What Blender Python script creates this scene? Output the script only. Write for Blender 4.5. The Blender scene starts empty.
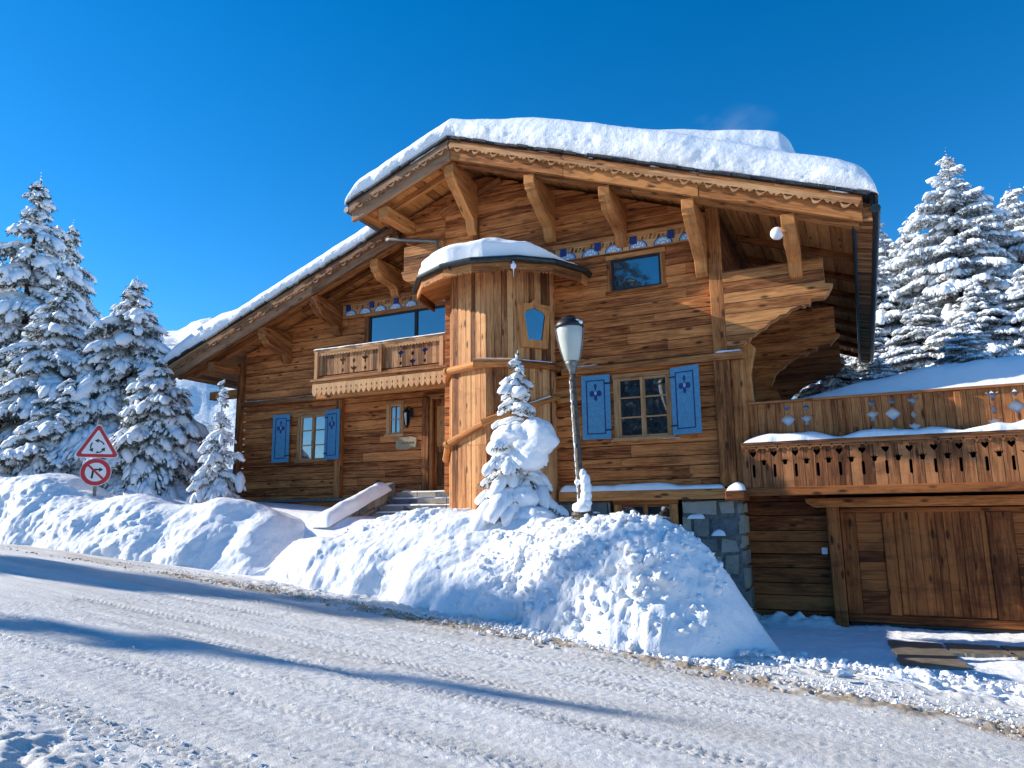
import bpy, bmesh, math, random
import numpy as np
from mathutils import Vector, Matrix
R = math.radians
random.seed(7)
C = bpy.context.scene
COL = C.collection

# ------------------------------------------------------------------ noise
def _hash(ix, iy, iz, seed):
    h = (ix*374761393 + iy*668265263 + iz*2147483647 + seed*1274126177) & 0xffffffff
    h = ((h ^ (h >> 13))*1274126177) & 0xffffffff
    h = (h ^ (h >> 16)) & 0xffffffff
    return h/4294967295.0
def vnoise(x, y, z=None, seed=0):
    x = np.asarray(x, float); y = np.asarray(y, float)
    z = np.zeros_like(x) if z is None else np.asarray(z, float)
    xi = np.floor(x).astype(np.int64); yi = np.floor(y).astype(np.int64); zi = np.floor(z).astype(np.int64)
    fx = x-xi; fy = y-yi; fz = z-zi
    fx = fx*fx*(3-2*fx); fy = fy*fy*(3-2*fy); fz = fz*fz*(3-2*fz)
    out = 0
    for dx in (0, 1):
        wx = fx if dx else 1-fx
        for dy in (0, 1):
            wy = fy if dy else 1-fy
            for dz in (0, 1):
                wz = fz if dz else 1-fz
                out = out + wx*wy*wz*_hash(xi+dx, yi+dy, zi+dz, seed)
    return out*2-1
def fbm(x, y, z=None, o=4, seed=0, g=.5):
    s = 0; a = 1; f = 1
    for i in range(o):
        s = s + a*vnoise(x*f, y*f, None if z is None else z*f, seed+i*17); a *= g; f *= 2.03
    return s
def sstep(a, b, x):
    t = np.clip((np.asarray(x, float)-a)/(b-a), 0, 1); return t*t*(3-2*t)

# ------------------------------------------------------------------ tagging
def tag(o, label=None, cat=None, group=None, kind=None):
    if label: o['label'] = label
    if cat: o['category'] = cat
    if group: o['group'] = group
    if kind: o['kind'] = kind
    return o
def empty(name, loc, label, cat, group=None, rz=0):
    o = bpy.data.objects.new(name, None); COL.objects.link(o)
    o.location = loc; o.rotation_euler = (0, 0, rz); o.empty_display_size = .2
    return tag(o, label, cat, group)
def origin(o):
    while o.parent: o = o.parent
    return Vector(o.location) if o.type == 'EMPTY' else Vector(o.location)
def np_mesh(name, v, f, mat, smooth=False, attrs=None):
    v = np.asarray(v, np.float32); f = np.asarray(f, np.int32); k = f.shape[1]
    me = bpy.data.meshes.new(name)
    me.vertices.add(len(v)); me.vertices.foreach_set('co', v.ravel())
    me.loops.add(f.size); me.loops.foreach_set('vertex_index', f.ravel())
    me.polygons.add(len(f)); me.polygons.foreach_set('loop_start', np.arange(0, f.size, k, dtype=np.int32))
    me.polygons.foreach_set('loop_total', np.full(len(f), k, np.int32))
    if smooth: me.polygons.foreach_set('use_smooth', np.ones(len(f), bool))
    me.update(calc_edges=True); me.validate()
    if mat: me.materials.append(mat)
    for n, (dom, arr) in (attrs or {}).items():
        a = me.attributes.new(n, 'FLOAT', dom); a.data.foreach_set('value', np.asarray(arr, np.float32))
    return me
def link(name, me, parent=None):
    o = bpy.data.objects.new(name, me); COL.objects.link(o)
    if parent: o.parent = parent
    return o
def grid_faces(nx, ny):
    i = np.arange(nx-1)[:, None]; j = np.arange(ny-1)[None, :]
    a = i*ny+j
    return np.stack([a, a+ny, a+ny+1, a+1], -1).reshape(-1, 4)

# ------------------------------------------------------------------ mesh builder
class MB:
    """collects polygons; every polygon gets a grain UV and a random value per piece"""
    def __init__(s): s.v = []; s.f = []; s.uv = []; s.r = []
    def add(s, pts, faces, U=(1, 0, 0), rnd=None):
        rnd = random.random() if rnd is None else rnd
        U = Vector(U).normalized(); off = (rnd*37.3) % 9, (rnd*91.7) % 7
        b = len(s.v); pts = [Vector(p) for p in pts]; s.v += pts
        for f in faces:
            P = [pts[i] for i in f]
            n = Vector((0, 0, 0))
            for i in range(len(P)):
                a, c = P[i], P[(i+1) % len(P)]
                n += Vector(((a.y-c.y)*(a.z+c.z), (a.z-c.z)*(a.x+c.x), (a.x-c.x)*(a.y+c.y)))
            if n.length < 1e-12: n = Vector((0, 0, 1))
            n.normalize(); V = n.cross(U); UU = U
            if V.length < .35:
                V = n.orthogonal().normalized(); UU = n.cross(V)*.25
            V.normalize()
            s.f.append([b+i for i in f]); s.r.append(rnd)
            s.uv += [(p.dot(UU)+off[0], p.dot(V)+off[1]) for p in P]
    def hexa(s, p, U=(1, 0, 0), rnd=None):      # p: bottom 4 (ccw), top 4
        s.add(p, [(3, 2, 1, 0), (4, 5, 6, 7), (0, 1, 5, 4), (1, 2, 6, 5), (2, 3, 7, 6), (3, 0, 4, 7)], U, rnd)
    def box(s, x0, x1, y0, y1, z0, z1, U=(1, 0, 0), rnd=None):
        s.hexa([(x0, y0, z0), (x1, y0, z0), (x1, y1, z0), (x0, y1, z0), (x0, y0, z1), (x1, y0, z1), (x1, y1, z1), (x0, y1, z1)], U, rnd)
    def beam(s, a, b, w, h, up=(0, 0, 1), rnd=None, taper=1):
        a = Vector(a); b = Vector(b); d = (b-a).normalized(); up = Vector(up)
        sd = d.cross(up).normalized(); u2 = sd.cross(d).normalized()
        q = []
        for P, k in ((a, 1), (b, taper)):
            q.append([P-sd*w/2*k-u2*h/2*k, P+sd*w/2*k-u2*h/2*k, P+sd*w/2*k+u2*h/2*k, P-sd*w/2*k+u2*h/2*k])
        s.add(q[0]+q[1], [(3, 2, 1, 0), (4, 5, 6, 7), (0, 1, 5, 4), (1, 2, 6, 5), (2, 3, 7, 6), (3, 0, 4, 7)][0:0] +
              [(0, 1, 2, 3), (7, 6, 5, 4), (4, 5, 1, 0), (5, 6, 2, 1), (6, 7, 3, 2), (7, 4, 0, 3)], d, rnd)
    def prism(s, poly, ext, U=(1, 0, 0), rnd=None):      # poly: 3d points, ext: vector
        n = len(poly); e = Vector(ext); P = [Vector(p) for p in poly]
        s.add(P+[p+e for p in P], [tuple(range(n)), tuple(range(2*n-1, n-1, -1))] + [((i+1) % n, i, n+i, n+(i+1) % n) for i in range(n)], U, rnd)
    def tube(s, pts, r, n=10, rnd=None, cap=True):
        pts = [Vector(p) for p in pts]; rr = r if isinstance(r, (list, tuple)) else [r]*len(pts)
        V = []; F = []
        for i, p in enumerate(pts):
            d = (pts[min(i+1, len(pts)-1)]-pts[max(i-1, 0)]).normalized()
            a = d.cross(Vector((0, 0, 1)) if abs(d.z) < .9 else Vector((0, 1, 0))).normalized(); b = a.cross(d)
            for k in range(n):
                t = 2*math.pi*k/n; V.append(p+a*math.cos(t)*rr[i]+b*math.sin(t)*rr[i])
        for i in range(len(pts)-1):
            for k in range(n):
                k2 = (k+1) % n; F.append((i*n+k, i*n+k2, (i+1)*n+k2, (i+1)*n+k))
        if cap:
            F.append(tuple(range(n-1, -1, -1))); F.append(tuple((len(pts)-1)*n+k for k in range(n)))
        s.add(V, F, (pts[-1]-pts[0]) if (pts[-1]-pts[0]).length > 1e-6 else (1, 0, 0), rnd)
    def lathe(s, c, prof, n=24, rnd=0.5, axis=None):
        V = []; F = []; c = Vector(c); M = Matrix.Identity(3) if axis is None else Vector((0, 0, 1)).rotation_difference(Vector(axis)).to_matrix()
        for r, z in prof:
            for k in range(n):
                t = 2*math.pi*k/n; V.append(c+M@Vector((r*math.cos(t), r*math.sin(t), z)))
        for i in range(len(prof)-1):
            for k in range(n):
                k2 = (k+1) % n; F.append((i*n+k, i*n+k2, (i+1)*n+k2, (i+1)*n+k))
        F.append(tuple(range(n-1, -1, -1))); F.append(tuple((len(prof)-1)*n+k for k in range(n)))
        s.add(V, F, (0, 0, 1), rnd)
    def panel(s, outer, holes, O, ax, ay, th, U, rnd=None):
        """flat board with real cut-outs: 2D outlines filled by a curve, then extruded"""
        cu = bpy.data.curves.new('tmp', 'CURVE'); cu.dimensions = '2D'; cu.fill_mode = 'BOTH'; cu.extrude = th/2
        for lp in [outer]+list(holes):
            sp = cu.splines.new('POLY'); sp.points.add(len(lp)-1); sp.use_cyclic_u = True
            for q, p in zip(sp.points, lp): q.co = (p[0], p[1], 0, 1)
        o = bpy.data.objects.new('tmp', cu); COL.objects.link(o)
        dg = bpy.context.evaluated_depsgraph_get(); me = bpy.data.meshes.new_from_object(o.evaluated_get(dg))
        O = Vector(O); ax = Vector(ax).normalized(); ay = Vector(ay).normalized(); az = ax.cross(ay)
        pts = [O+ax*v.co.x+ay*v.co.y+az*v.co.z for v in me.vertices]
        s.add(pts, [tuple(p.vertices) for p in me.polygons], U, rnd)
        bpy.data.objects.remove(o); bpy.data.curves.remove(cu); bpy.data.meshes.remove(me)
    def build(s, name, mat, parent=None, bevel=0, smooth=False, label=None):
        me = bpy.data.meshes.new(name)
        off = origin(parent) if parent else Vector((0, 0, 0))
        me.from_pydata([tuple(p-off) for p in s.v], [], s.f)
        uv = me.uv_layers.new(name='UVMap'); uv.data.foreach_set('uv', [c for q in s.uv for c in q])
        a = me.attributes.new('rnd', 'FLOAT', 'FACE'); a.data.foreach_set('value', s.r)
        if smooth: me.polygons.foreach_set('use_smooth', [True]*len(me.polygons))
        bm = bmesh.new(); bm.from_mesh(me); bmesh.ops.recalc_face_normals(bm, faces=bm.faces); bm.to_mesh(me); bm.free()
        me.materials.append(mat); me.update()
        o = link(name, me, parent)
        if bevel:
            m = o.modifiers.new('bevel', 'BEVEL'); m.width = bevel; m.segments = 2; m.limit_method = 'ANGLE'; m.angle_limit = R(40)
        if label: o['label'] = label
        return o

# ------------------------------------------------------------------ materials
class NT:
    def __init__(s, name):
        s.m = bpy.data.materials.new(name); s.m.use_nodes = True; s.t = s.m.node_tree; s.t.nodes.clear()
        s.out = s.n('ShaderNodeOutputMaterial'); s.p = s.n('ShaderNodeBsdfPrincipled'); s.l(s.p.outputs[0], s.out.inputs[0])
    def n(s, k, **kw):
        q = s.t.nodes.new(k)
        for a, b in kw.items(): setattr(q, a, b)
        return q
    def l(s, a, b): s.t.links.new(a, b)
    def put(s, sock, v):
        if isinstance(v, (int, float)): sock.default_value = v
        elif isinstance(v, (tuple, list)): sock.default_value = v if len(v) == len(sock.default_value) else (*v, 1)
        else: s.l(v, sock)
    def math(s, op, a, b=0, clamp=False):
        q = s.n('ShaderNodeMath', operation=op, use_clamp=clamp); s.put(q.inputs[0], a); s.put(q.inputs[1], b); return q.outputs[0]
    def mix(s, f, a, b, mode='MIX'):
        q = s.n('ShaderNodeMix', data_type='RGBA', blend_type=mode); s.put(q.inputs[0], f)
        s.put(q.inputs[6], a); s.put(q.inputs[7], b); return q.outputs[2]
    def ramp(s, f, stops):
        q = s.n('ShaderNodeValToRGB'); s.put(q.inputs[0], f); e = q.color_ramp.elements
        while len(e) < len(stops): e.new(.5)
        for el, (p, c) in zip(e, stops): el.position = p; el.color = c if len(c) == 4 else (*c, 1)
        return q.outputs[0]
    def mp(s, vec, scale=(1, 1, 1), loc=(0, 0, 0)):
        q = s.n('ShaderNodeMapping'); s.l(vec, q.inputs[0]); q.inputs['Scale'].default_value = scale; q.inputs['Location'].default_value = loc; return q.outputs[0]
    def noise(s, vec, scale, detail=4, rough=.55, dist=0):
        q = s.n('ShaderNodeTexNoise'); s.l(vec, q.inputs['Vector']); q.inputs['Scale'].default_value = scale
        q.inputs['Detail'].default_value = detail; q.inputs['Roughness'].default_value = rough; q.inputs['Distortion'].default_value = dist; return q.outputs[0]
    def bump(s, h, strength, dist, nrm=None):
        q = s.n('ShaderNodeBump'); s.put(q.inputs['Height'], h); q.inputs['Strength'].default_value = strength; q.inputs['Distance'].default_value = dist
        if nrm: s.l(nrm, q.inputs['Normal'])
        return q.outputs[0]
    def base(s, col, rough=.6, spec=.5, metal=0):
        s.put(s.p.inputs['Base Color'], col); s.put(s.p.inputs['Roughness'], rough); s.put(s.p.inputs['Specular IOR Level'], spec); s.put(s.p.inputs['Metallic'], metal)

def wood(name, dark, light, stain=.5, knots=.6, boards=0, var=.45, bump=.5):
    dark = (dark[0]*.96, dark[1]*.90, dark[2]*.95); light = (min(.8, light[0]*1.02), light[1]*.96, light[2]*1.0)
    t = NT(name)
    uv = t.n('ShaderNodeUVMap', uv_map='UVMap').outputs[0]
    at = t.n('ShaderNodeAttribute', attribute_name='rnd').outputs['Fac']
    ob = t.n('ShaderNodeTexCoord').outputs['Object']
    if boards:
        sx = t.n('ShaderNodeSeparateXYZ'); t.l(uv, sx.inputs[0])
        q = t.math('DIVIDE', sx.outputs[1], boards); fl = t.math('FLOOR', q); fr = t.math('SUBTRACT', q, fl)
        wn = t.n('ShaderNodeTexWhiteNoise', noise_dimensions='1D'); t.l(fl, wn.inputs['W'])
        rnd = t.math('ADD', t.math('MULTIPLY', wn.outputs[0], .85), t.math('MULTIPLY', at, .15))
        seam = t.math('GREATER_THAN', t.math('ABSOLUTE', t.math('SUBTRACT', fr, .5)), .468)
        cb = t.n('ShaderNodeCombineXYZ'); t.l(t.math('ADD', sx.outputs[0], t.math('MULTIPLY', fl, 3.7)), cb.inputs[0]); t.l(sx.outputs[1], cb.inputs[1]); t.l(fl, cb.inputs[2])
        uv = cb.outputs[0]
    else:
        rnd = at; seam = None
    g1 = t.noise(t.mp(uv, (1.1, 17, 1)), 1.0, 6, .68, 1.1)
    g2 = t.noise(t.mp(uv, (5, 90, 1)), 1.0, 3, .6)
    g3 = t.noise(t.mp(uv, (.5, 5, 1)), 1.0, 3, .5)
    grain = t.math('ADD', t.math('MULTIPLY', g1, .55), t.math('ADD', t.math('MULTIPLY', g2, .25), t.math('MULTIPLY', g3, .3)))
    fac = t.math('ADD', grain, t.math('MULTIPLY', t.math('SUBTRACT', rnd, .5), var))
    col = t.ramp(fac, [(.39, tuple(c*.36 for c in dark)), (.475, dark), (.565, tuple((a+b)/2 for a, b in zip(dark, light))), (.68, light)])
    # knots
    vo = t.n('ShaderNodeTexVoronoi'); t.l(t.mp(uv, (2.4, 7.0, 1)), vo.inputs['Vector']); vo.inputs['Scale'].default_value = 1.0
    kd = t.math('ADD', vo.outputs['Distance'], t.math('MULTIPLY', g1, .10))
    kn = t.ramp(kd, [(.17, (1, 1, 1)), (.31, (0, 0, 0))])
    sc = t.n('ShaderNodeSeparateColor'); t.l(vo.outputs['Color'], sc.inputs[0])
    ksel = t.math('GREATER_THAN', sc.outputs[0], 1-.55*knots)
    col = t.mix(t.math('MULTIPLY', t.math('MULTIPLY', kn, ksel), .85), col, tuple(c*.16 for c in dark))
    # dark weathering stains with their own shape
    st = t.noise(t.mp(ob, (.9, .9, 2.6)), 1.3, 6, .65, .4)
    sf = t.ramp(st, [(.50, (0, 0, 0)), (.68, (1, 1, 1))])
    col = t.mix(t.math('MULTIPLY', sf, stain), col, tuple(c*.33 for c in dark))
    if seam: col = t.mix(t.math('MULTIPLY', seam, .85), col, (.012, .008, .006))
    t.base(col, .75, .25)
    hgt = grain
    if seam: hgt = t.math('SUBTRACT', hgt, t.math('MULTIPLY', seam, 1.2))
    t.l(t.bump(hgt, bump, .012), t.p.inputs['Normal'])
    return t.m

W_SIDING = wood('siding_wood', (.26, .073, .016), (.78, .305, .085), .50, 1.0, var=.11)
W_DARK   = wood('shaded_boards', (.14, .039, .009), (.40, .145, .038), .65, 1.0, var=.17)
W_BEAM   = wood('beam_wood', (.27, .092, .024), (.64, .285, .085), .35, .6, var=.22)
W_LIGHT  = wood('pale_boards', (.36, .165, .06), (.70, .42, .19), .18, .6, var=.3)
W_TOWER  = wood('tower_boards', (.30, .112, .034), (.68, .36, .14), .32, .8, var=.30)
W_CUT    = wood('cutout_boards', (.25, .085, .024), (.58, .25, .080), .40, .6, boards=.16, var=.13)
W_CUTL   = wood('balcony_boards', (.33, .15, .055), (.64, .36, .155), .25, .5, boards=.12, var=.28)
W_SKIRT  = wood('skirt_boards', (.23, .082, .026), (.54, .235, .085), .5, .5, boards=.185, var=.26)
W_SOFFIT = wood('soffit_boards', (.38, .14, .034), (.70, .31, .085), .18, .6, var=.2)
W_GREY   = wood('shaded_fascia_wood', (.19, .095, .045), (.40, .235, .125), .35, .5, var=.22)  # left fascias and trims: tree shade put into a greyer wood colour
W_CONS   = wood('log_ends', (.27, .098, .027), (.66, .32, .105), .25, .6, boards=.21, var=.25)
W_CONSD  = wood('shaded_log_ends', (.13, .040, .012), (.31, .115, .036), .5, .6, boards=.21, var=.25)  # rearmost console: shade from the ones in front put into the wood colour
W_FRAME  = wood('window_frame_wood', (.40, .20, .075), (.62, .37, .16), .1, .3, var=.2)

def snow_mat(name, tint=(.90, .915, .94), bs=(.5, .035), fine=.4, dirt=None):
    t = NT(name); ob = t.n('ShaderNodeTexCoord').outputs['Object']
    a = t.noise(ob, 5, 5, .6); b = t.noise(ob, 42, 4, .65); c = t.noise(ob, 190, 2, .6)
    t.base(tint, .62, .35)
    t.p.inputs['Sheen Weight'].default_value = 0
    n1 = t.bump(a, bs[0], bs[1]*2); n2 = t.bump(b, fine*1.3, .018, n1); n3 = t.bump(c, fine, .007, n2)
    t.l(n3, t.p.inputs['Normal'])
    return t.m
SNOW = snow_mat('snow')
SNOW_SOFT = snow_mat('soft_snow', bs=(.25, .03), fine=.15)
SNOW_TREE = snow_mat('tree_snow', tint=(.88, .90, .93), bs=(.4, .04), fine=.3)

def simple(name, col, rough=.5, spec=.5, metal=0, nb=0, ns=20, vary=0):
    t = NT(name); ob = t.n('ShaderNodeTexCoord').outputs['Object']
    c = col
    if vary:
        n = t.noise(ob, ns*.4, 5, .6); c = t.mix(t.ramp(n, [(.35, (0, 0, 0)), (.65, (1, 1, 1))]), tuple(k*(1-vary) for k in col), tuple(min(1, k*(1+vary)) for k in col))
    t.base(c, rough, spec, metal)
    if nb: t.l(t.bump(t.noise(ob, ns, 5, .6), nb, .01), t.p.inputs['Normal'])
    return t.m
M_SLATE = simple('slate', (.035, .037, .042), .7, .4, 0, .8, 30, .4)
M_BLACK = simple('black_metal', (.018, .018, .020), .45, .5, .3, .2, 60, .3)
M_GUTTER = simple('gutter_metal', (.035, .045, .045), .4, .5, .6, .15, 30, .3)
M_GREY = simple('weathered_metal', (.20, .20, .19), .5, .5, .7, .3, 60, .3)
M_BLUE = simple('blue_paint', (.085, .275, .43), .5, .4, 0, .25, 45, .14)
M_BLUELT = simple('pale_blue_paint', (.28, .47, .66), .55, .3, 0, .2, 60, .15)
M_NAVY = simple('navy_paint', (.018, .035, .17), .5, .4, 0, .2, 50, .2)
M_WHITE = simple('white_paint', (.80, .80, .80), .45, .5, 0, .1, 50, .04)
M_RED = simple('red_paint', (.55, .022, .03), .4, .5, 0, .05, 50, .08)
M_SIGNBLK = simple('sign_black', (.012, .012, .014), .4, .5)
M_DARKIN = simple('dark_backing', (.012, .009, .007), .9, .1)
M_BROWNMETAL = simple('brown_cast_metal', (.10, .085, .07), .6, .4, .5, .6, 40, .5)
M_PLAQUE = simple('plaque_stone', (.36, .28, .17), .7, .3, 0, .4, 30, .2)
M_SLAB = simple('wet_slab', (.20, .175, .14), .35, .5, 0, .4, 14, .25)

def glass_mat(name, base=(.012, .018, .028), ior=3.2, rough=.03):
    t = NT(name); ob = t.n('ShaderNodeTexCoord').outputs['Object']
    t.base(base, rough, .5); t.p.inputs['IOR'].default_value = ior
    t.l(t.bump(t.noise(ob, 1.6, 2, .5), .05, .06), t.p.inputs['Normal'])
    return t.m
M_GLASS = glass_mat('window_glass')
def lampglass():
    t = NT('lamp_glass'); t.base((.66, .69, .62), .12, .6)
    t.p.inputs['Transmission Weight'].default_value = .25; t.p.inputs['IOR'].default_value = 1.3
    ob = t.n('ShaderNodeTexCoord').outputs['Object']
    t.l(t.bump(t.noise(t.mp(ob, (40, 40, 1)), 1, 2, .5), .25, .01), t.p.inputs['Normal'])
    return t.m
M_LAMPGLASS = lampglass()
def stone_mat():
    t = NT('stone'); ob = t.n('ShaderNodeTexCoord').outputs['Object']; at = t.n('ShaderNodeAttribute', attribute_name='rnd').outputs['Fac']
    n = t.noise(ob, 3.5, 7, .65, .5); n2 = t.noise(ob, 26, 5, .7)
    f = t.math('ADD', t.math('MULTIPLY', n, .6), t.math('ADD', t.math('MULTIPLY', n2, .25), t.math('MULTIPLY', at, .42)))
    col = t.ramp(f, [(.30, (.055, .065, .075)), (.5, (.14, .155, .16)), (.68, (.29, .265, .21)), (.85, (.38, .35, .29))])
    t.base(col, .8, .3); t.l(t.bump(t.math('ADD', n, t.math('MULTIPLY', n2, .5)), .9, .03), t.p.inputs['Normal'])
    return t.m
M_STONE = stone_mat()
M_MORTAR = simple('mortar', (.16, .16, .155), .9, .2, 0, .8, 40, .3)

def leaf_mat(name, a, b):
    t = NT(name); at = t.n('ShaderNodeAttribute', attribute_name='rnd').outputs['Fac']
    t.base(t.mix(at, a, b), .6, .3); return t.m
M_NEEDLE = leaf_mat('needles', (.035, .05, .032), (.26, .28, .24))
M_NEEDLE_F = leaf_mat('frosted_needles', (.13, .14, .12), (.70, .72, .72))
M_BARK = simple('bark', (.06, .042, .03), .9, .2, 0, .8, 25, .3)

# ------------------------------------------------------------------ terrain functions
def road_z(x, y):
    return -.085*np.clip(x, -60, 14) - .035*np.clip(y, -8, 9.6)
def ground_z(x, y):
    x = np.asarray(x, float); y = np.asarray(y, float)
    z = road_z(x, y)
    yard = np.interp(x, [-60, -30, -19, -16, -12, -9.5, -5, -3, -2.0], [6.0, 3.6, 2.35, 2.0, 1.85, 1.5, 1.4, 1.1, -.2])
    drive = -.42 + 0*x + .0*y
    e = road_z(x, 9.6+0*y)
    tgt = np.where(x < -2.0, yard, drive)
    blend = sstep(-2.3, -1.9, x)
    far = yard*(1-blend) + drive*blend
    z = z + (far-e)*np.where(x < -2.1, sstep(10.3, 12.6, y), sstep(9.7, 11.6, y))
    # hill behind the house
    hill = 3.3 + .13*(y-20) + .02*np.clip(-x, 0, 60)
    hill = np.minimum(hill, 3.3+.13*60)
    z = z*(1-sstep(15.5, 19, y)) + np.maximum(hill*sstep(-20, 0, x) + (yard+.10*(y-15))*(1-sstep(-20, 0, x)), 0)*sstep(15.5, 19, y)
    # verge on the near side of the road
    z = z + .10*sstep(2.9, 1.9, y)
    return z

# ------------------------------------------------------------------ sky, sun, camera
SUN_EL, SUN_AZ = 26.0, 192.5       # azimuth of the sun measured from +X towards +Y
def setup():
    w = bpy.data.worlds.new('World'); C.world = w; w.use_nodes = True; t = w.node_tree; t.nodes.clear()
    bg = t.nodes.new('ShaderNodeBackground'); sk = t.nodes.new('ShaderNodeTexSky'); out = t.nodes.new('ShaderNodeOutputWorld')
    sk.sky_type = 'NISHITA'; sk.sun_disc = False; sk.sun_elevation = R(SUN_EL); sk.sun_rotation = R(90-SUN_AZ)
    sk.altitude = 1900; sk.air_density = 1.0; sk.dust_density = .15; sk.ozone_density = 3.2
    hs = t.nodes.new('ShaderNodeHueSaturation'); hs.inputs['Saturation'].default_value = 1.35; hs.inputs['Hue'].default_value = .4985
    t.links.new(sk.outputs[0], hs.inputs['Color']); t.links.new(hs.outputs[0], bg.inputs[0])
    bg.inputs[1].default_value = .14; t.links.new(bg.outputs[0], out.inputs[0])
    L = bpy.data.lights.new('sun', 'SUN'); L.energy = 5.0; L.angle = R(.53); L.color = (1, .925, .80)
    o = bpy.data.objects.new('sun', L); COL.objects.link(o)
    a = R(SUN_AZ); e = R(SUN_EL); d = Vector((math.cos(a)*math.cos(e), math.sin(a)*math.cos(e), math.sin(e)))
    o.rotation_euler = d.to_track_quat('Z', 'Y').to_euler(); o.location = d*60
    cam = bpy.data.cameras.new('camera'); cam.sensor_width = 36; cam.lens = 725/1024*36; cam.clip_end = 6000; cam.clip_start = .05
    co = bpy.data.objects.new('camera', cam); COL.objects.link(co); co.location = (0, 0, 1.65)
    y, p, r = R(25.6), R(10.0), R(.7)
    Fh = Vector((-math.sin(y), math.cos(y), 0)); F = Fh*math.cos(p)+Vector((0, 0, 1))*math.sin(p)
    R0 = Vector((math.cos(y), math.sin(y), 0)); U0 = -Fh*math.sin(p)+Vector((0, 0, 1))*math.cos(p)
    Rt = R0*math.cos(r)-U0*math.sin(r); U = U0*math.cos(r)+R0*math.sin(r)
    M = Matrix((Rt, U, -F)).transposed(); co.rotation_euler = M.to_euler()
    C.camera = co
    C.render.engine = 'CYCLES'
    v = C.view_settings; v.view_transform = 'Standard'; v.look = 'None'; v.gamma = 1; v.use_curve_mapping = False; v.exposure = 0.60
    C.cycles.max_bounces = 8; C.cycles.diffuse_bounces = 4; C.cycles.transparent_max_bounces = 8
setup()

# ================================================================== CHALET
CH = empty('chalet', (-7, 14, 1.0), 'large two-storey timber chalet with carved gables, blue shutters and thick snow on its roofs', 'chalet')
RX, RZ = -7.52, 9.68                       # ridge of the main roof
def zr(x): return RZ - (.374*(x-RX) if x > RX else .361*(RX-x))
def zl(x): return 8.51 + .361*(x+10.14)    # lower left roof (top of its fascia)

def split_iv(ivs, a, b):
    out = []
    for p, q in ivs:
        if b <= p or a >= q: out.append((p, q)); continue
        if a > p: out.append((p, a))
        if b < q: out.append((b, q))
    return out
def plank_wall(mb, x0, x1, z0, top, Y, thick=.06, openings=(), ph=.21, axis='x', seed=1, seg=(2.2, 5.5), depth=.016, xb=None, face=-1):
    """horizontal planks on the plane y=Y (axis x) or x=Y (axis y); top: function or number; openings (a0,a1,z0,z1)"""
    rg = random.Random(seed); z = z0
    zmax = max(top(a) for a in np.linspace(x0, x1, 60)) if callable(top) else top
    while z < zmax-.02:
        h = ph*rg.uniform(.75, 1.25); zt = min(z+h, zmax)
        cuts = sorted({z, zt} | {c for o in openings for c in (o[2], o[3]) if z < c < zt and o[0] < x1 and o[1] > x0})
        joints = [x0]; 
        while joints[-1] < x1: joints.append(joints[-1]+rg.uniform(*seg))
        joints[-1] = x1
        if len(joints) > 2 and joints[-1]-joints[-2] < .6: joints.pop(-2)
        props = [(rg.random(), rg.uniform(0, depth), rg.uniform(-.004, .004)) for _ in joints]
        for za, zb in zip(cuts[:-1], cuts[1:]):
            for ji in range(len(joints)-1):
                ivs = [(joints[ji]+.002, joints[ji+1]-.002)]
                for o in openings:
                    if o[2] < (za+zb)/2 < o[3]: ivs = split_iv(ivs, o[0], o[1])
                rn, d, _ = props[ji]
                g = .007
                zl0 = za+(g if za == z else 0); zl1 = zb-(g if zb == zt else 0)
                for a, b in ivs:
                    if b-a < .01: continue
                    # clip against the top function
                    if callable(top):
                        n = max(1, int((b-a)/.5)); xs = np.linspace(a, b, n+1)
                        tp = [min(zl1, top(q)) for q in xs]
                        # trim columns completely above the roof line
                        poly = [(a, zl0), (b, zl0)]
                        if max(tp) <= zl0+.005: continue
                        valid = [i for i, q in enumerate(tp) if q > zl0+.003]
                        i0, i1 = valid[0], valid[-1]
                        def cross(xa, xb_):
                            fa, fb = top(xa)-zl0, top(xb_)-zl0
                            return xa+(xb_-xa)*fa/(fa-fb)
                        la = xs[i0] if i0 == 0 else cross(xs[i0-1], xs[i0])
                        lb = xs[i1] if i1 == n else cross(xs[i1], xs[i1+1])
                        up = [(xs[i], tp[i]) for i in range(i0, i1+1)]
                        poly = [(la, zl0), (lb, zl0)] + up[::-1]
                        cl = []
                        for q in poly:
                            if not cl or abs(q[0]-cl[-1][0])+abs(q[1]-cl[-1][1]) > 1e-4: cl.append(q)
                        if len(cl) < 3: continue
                    else:
                        cl = [(a, zl0), (b, zl0), (b, zl1), (a, zl1)]
                    f = Y+face*d
                    if axis == 'x': mb.prism([(q[0], f, q[1]) for q in cl][::(-1 if face > 0 else 1)], (0, -face*(thick+d), 0), (1, 0, 0), rn)
                    else: mb.prism([(f, q[0], q[1]) for q in cl][::(1 if face > 0 else -1)][::-1][::-1], (-face*(thick+d), 0, 0), (0, 1, 0), rn)
        z = zt

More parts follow.
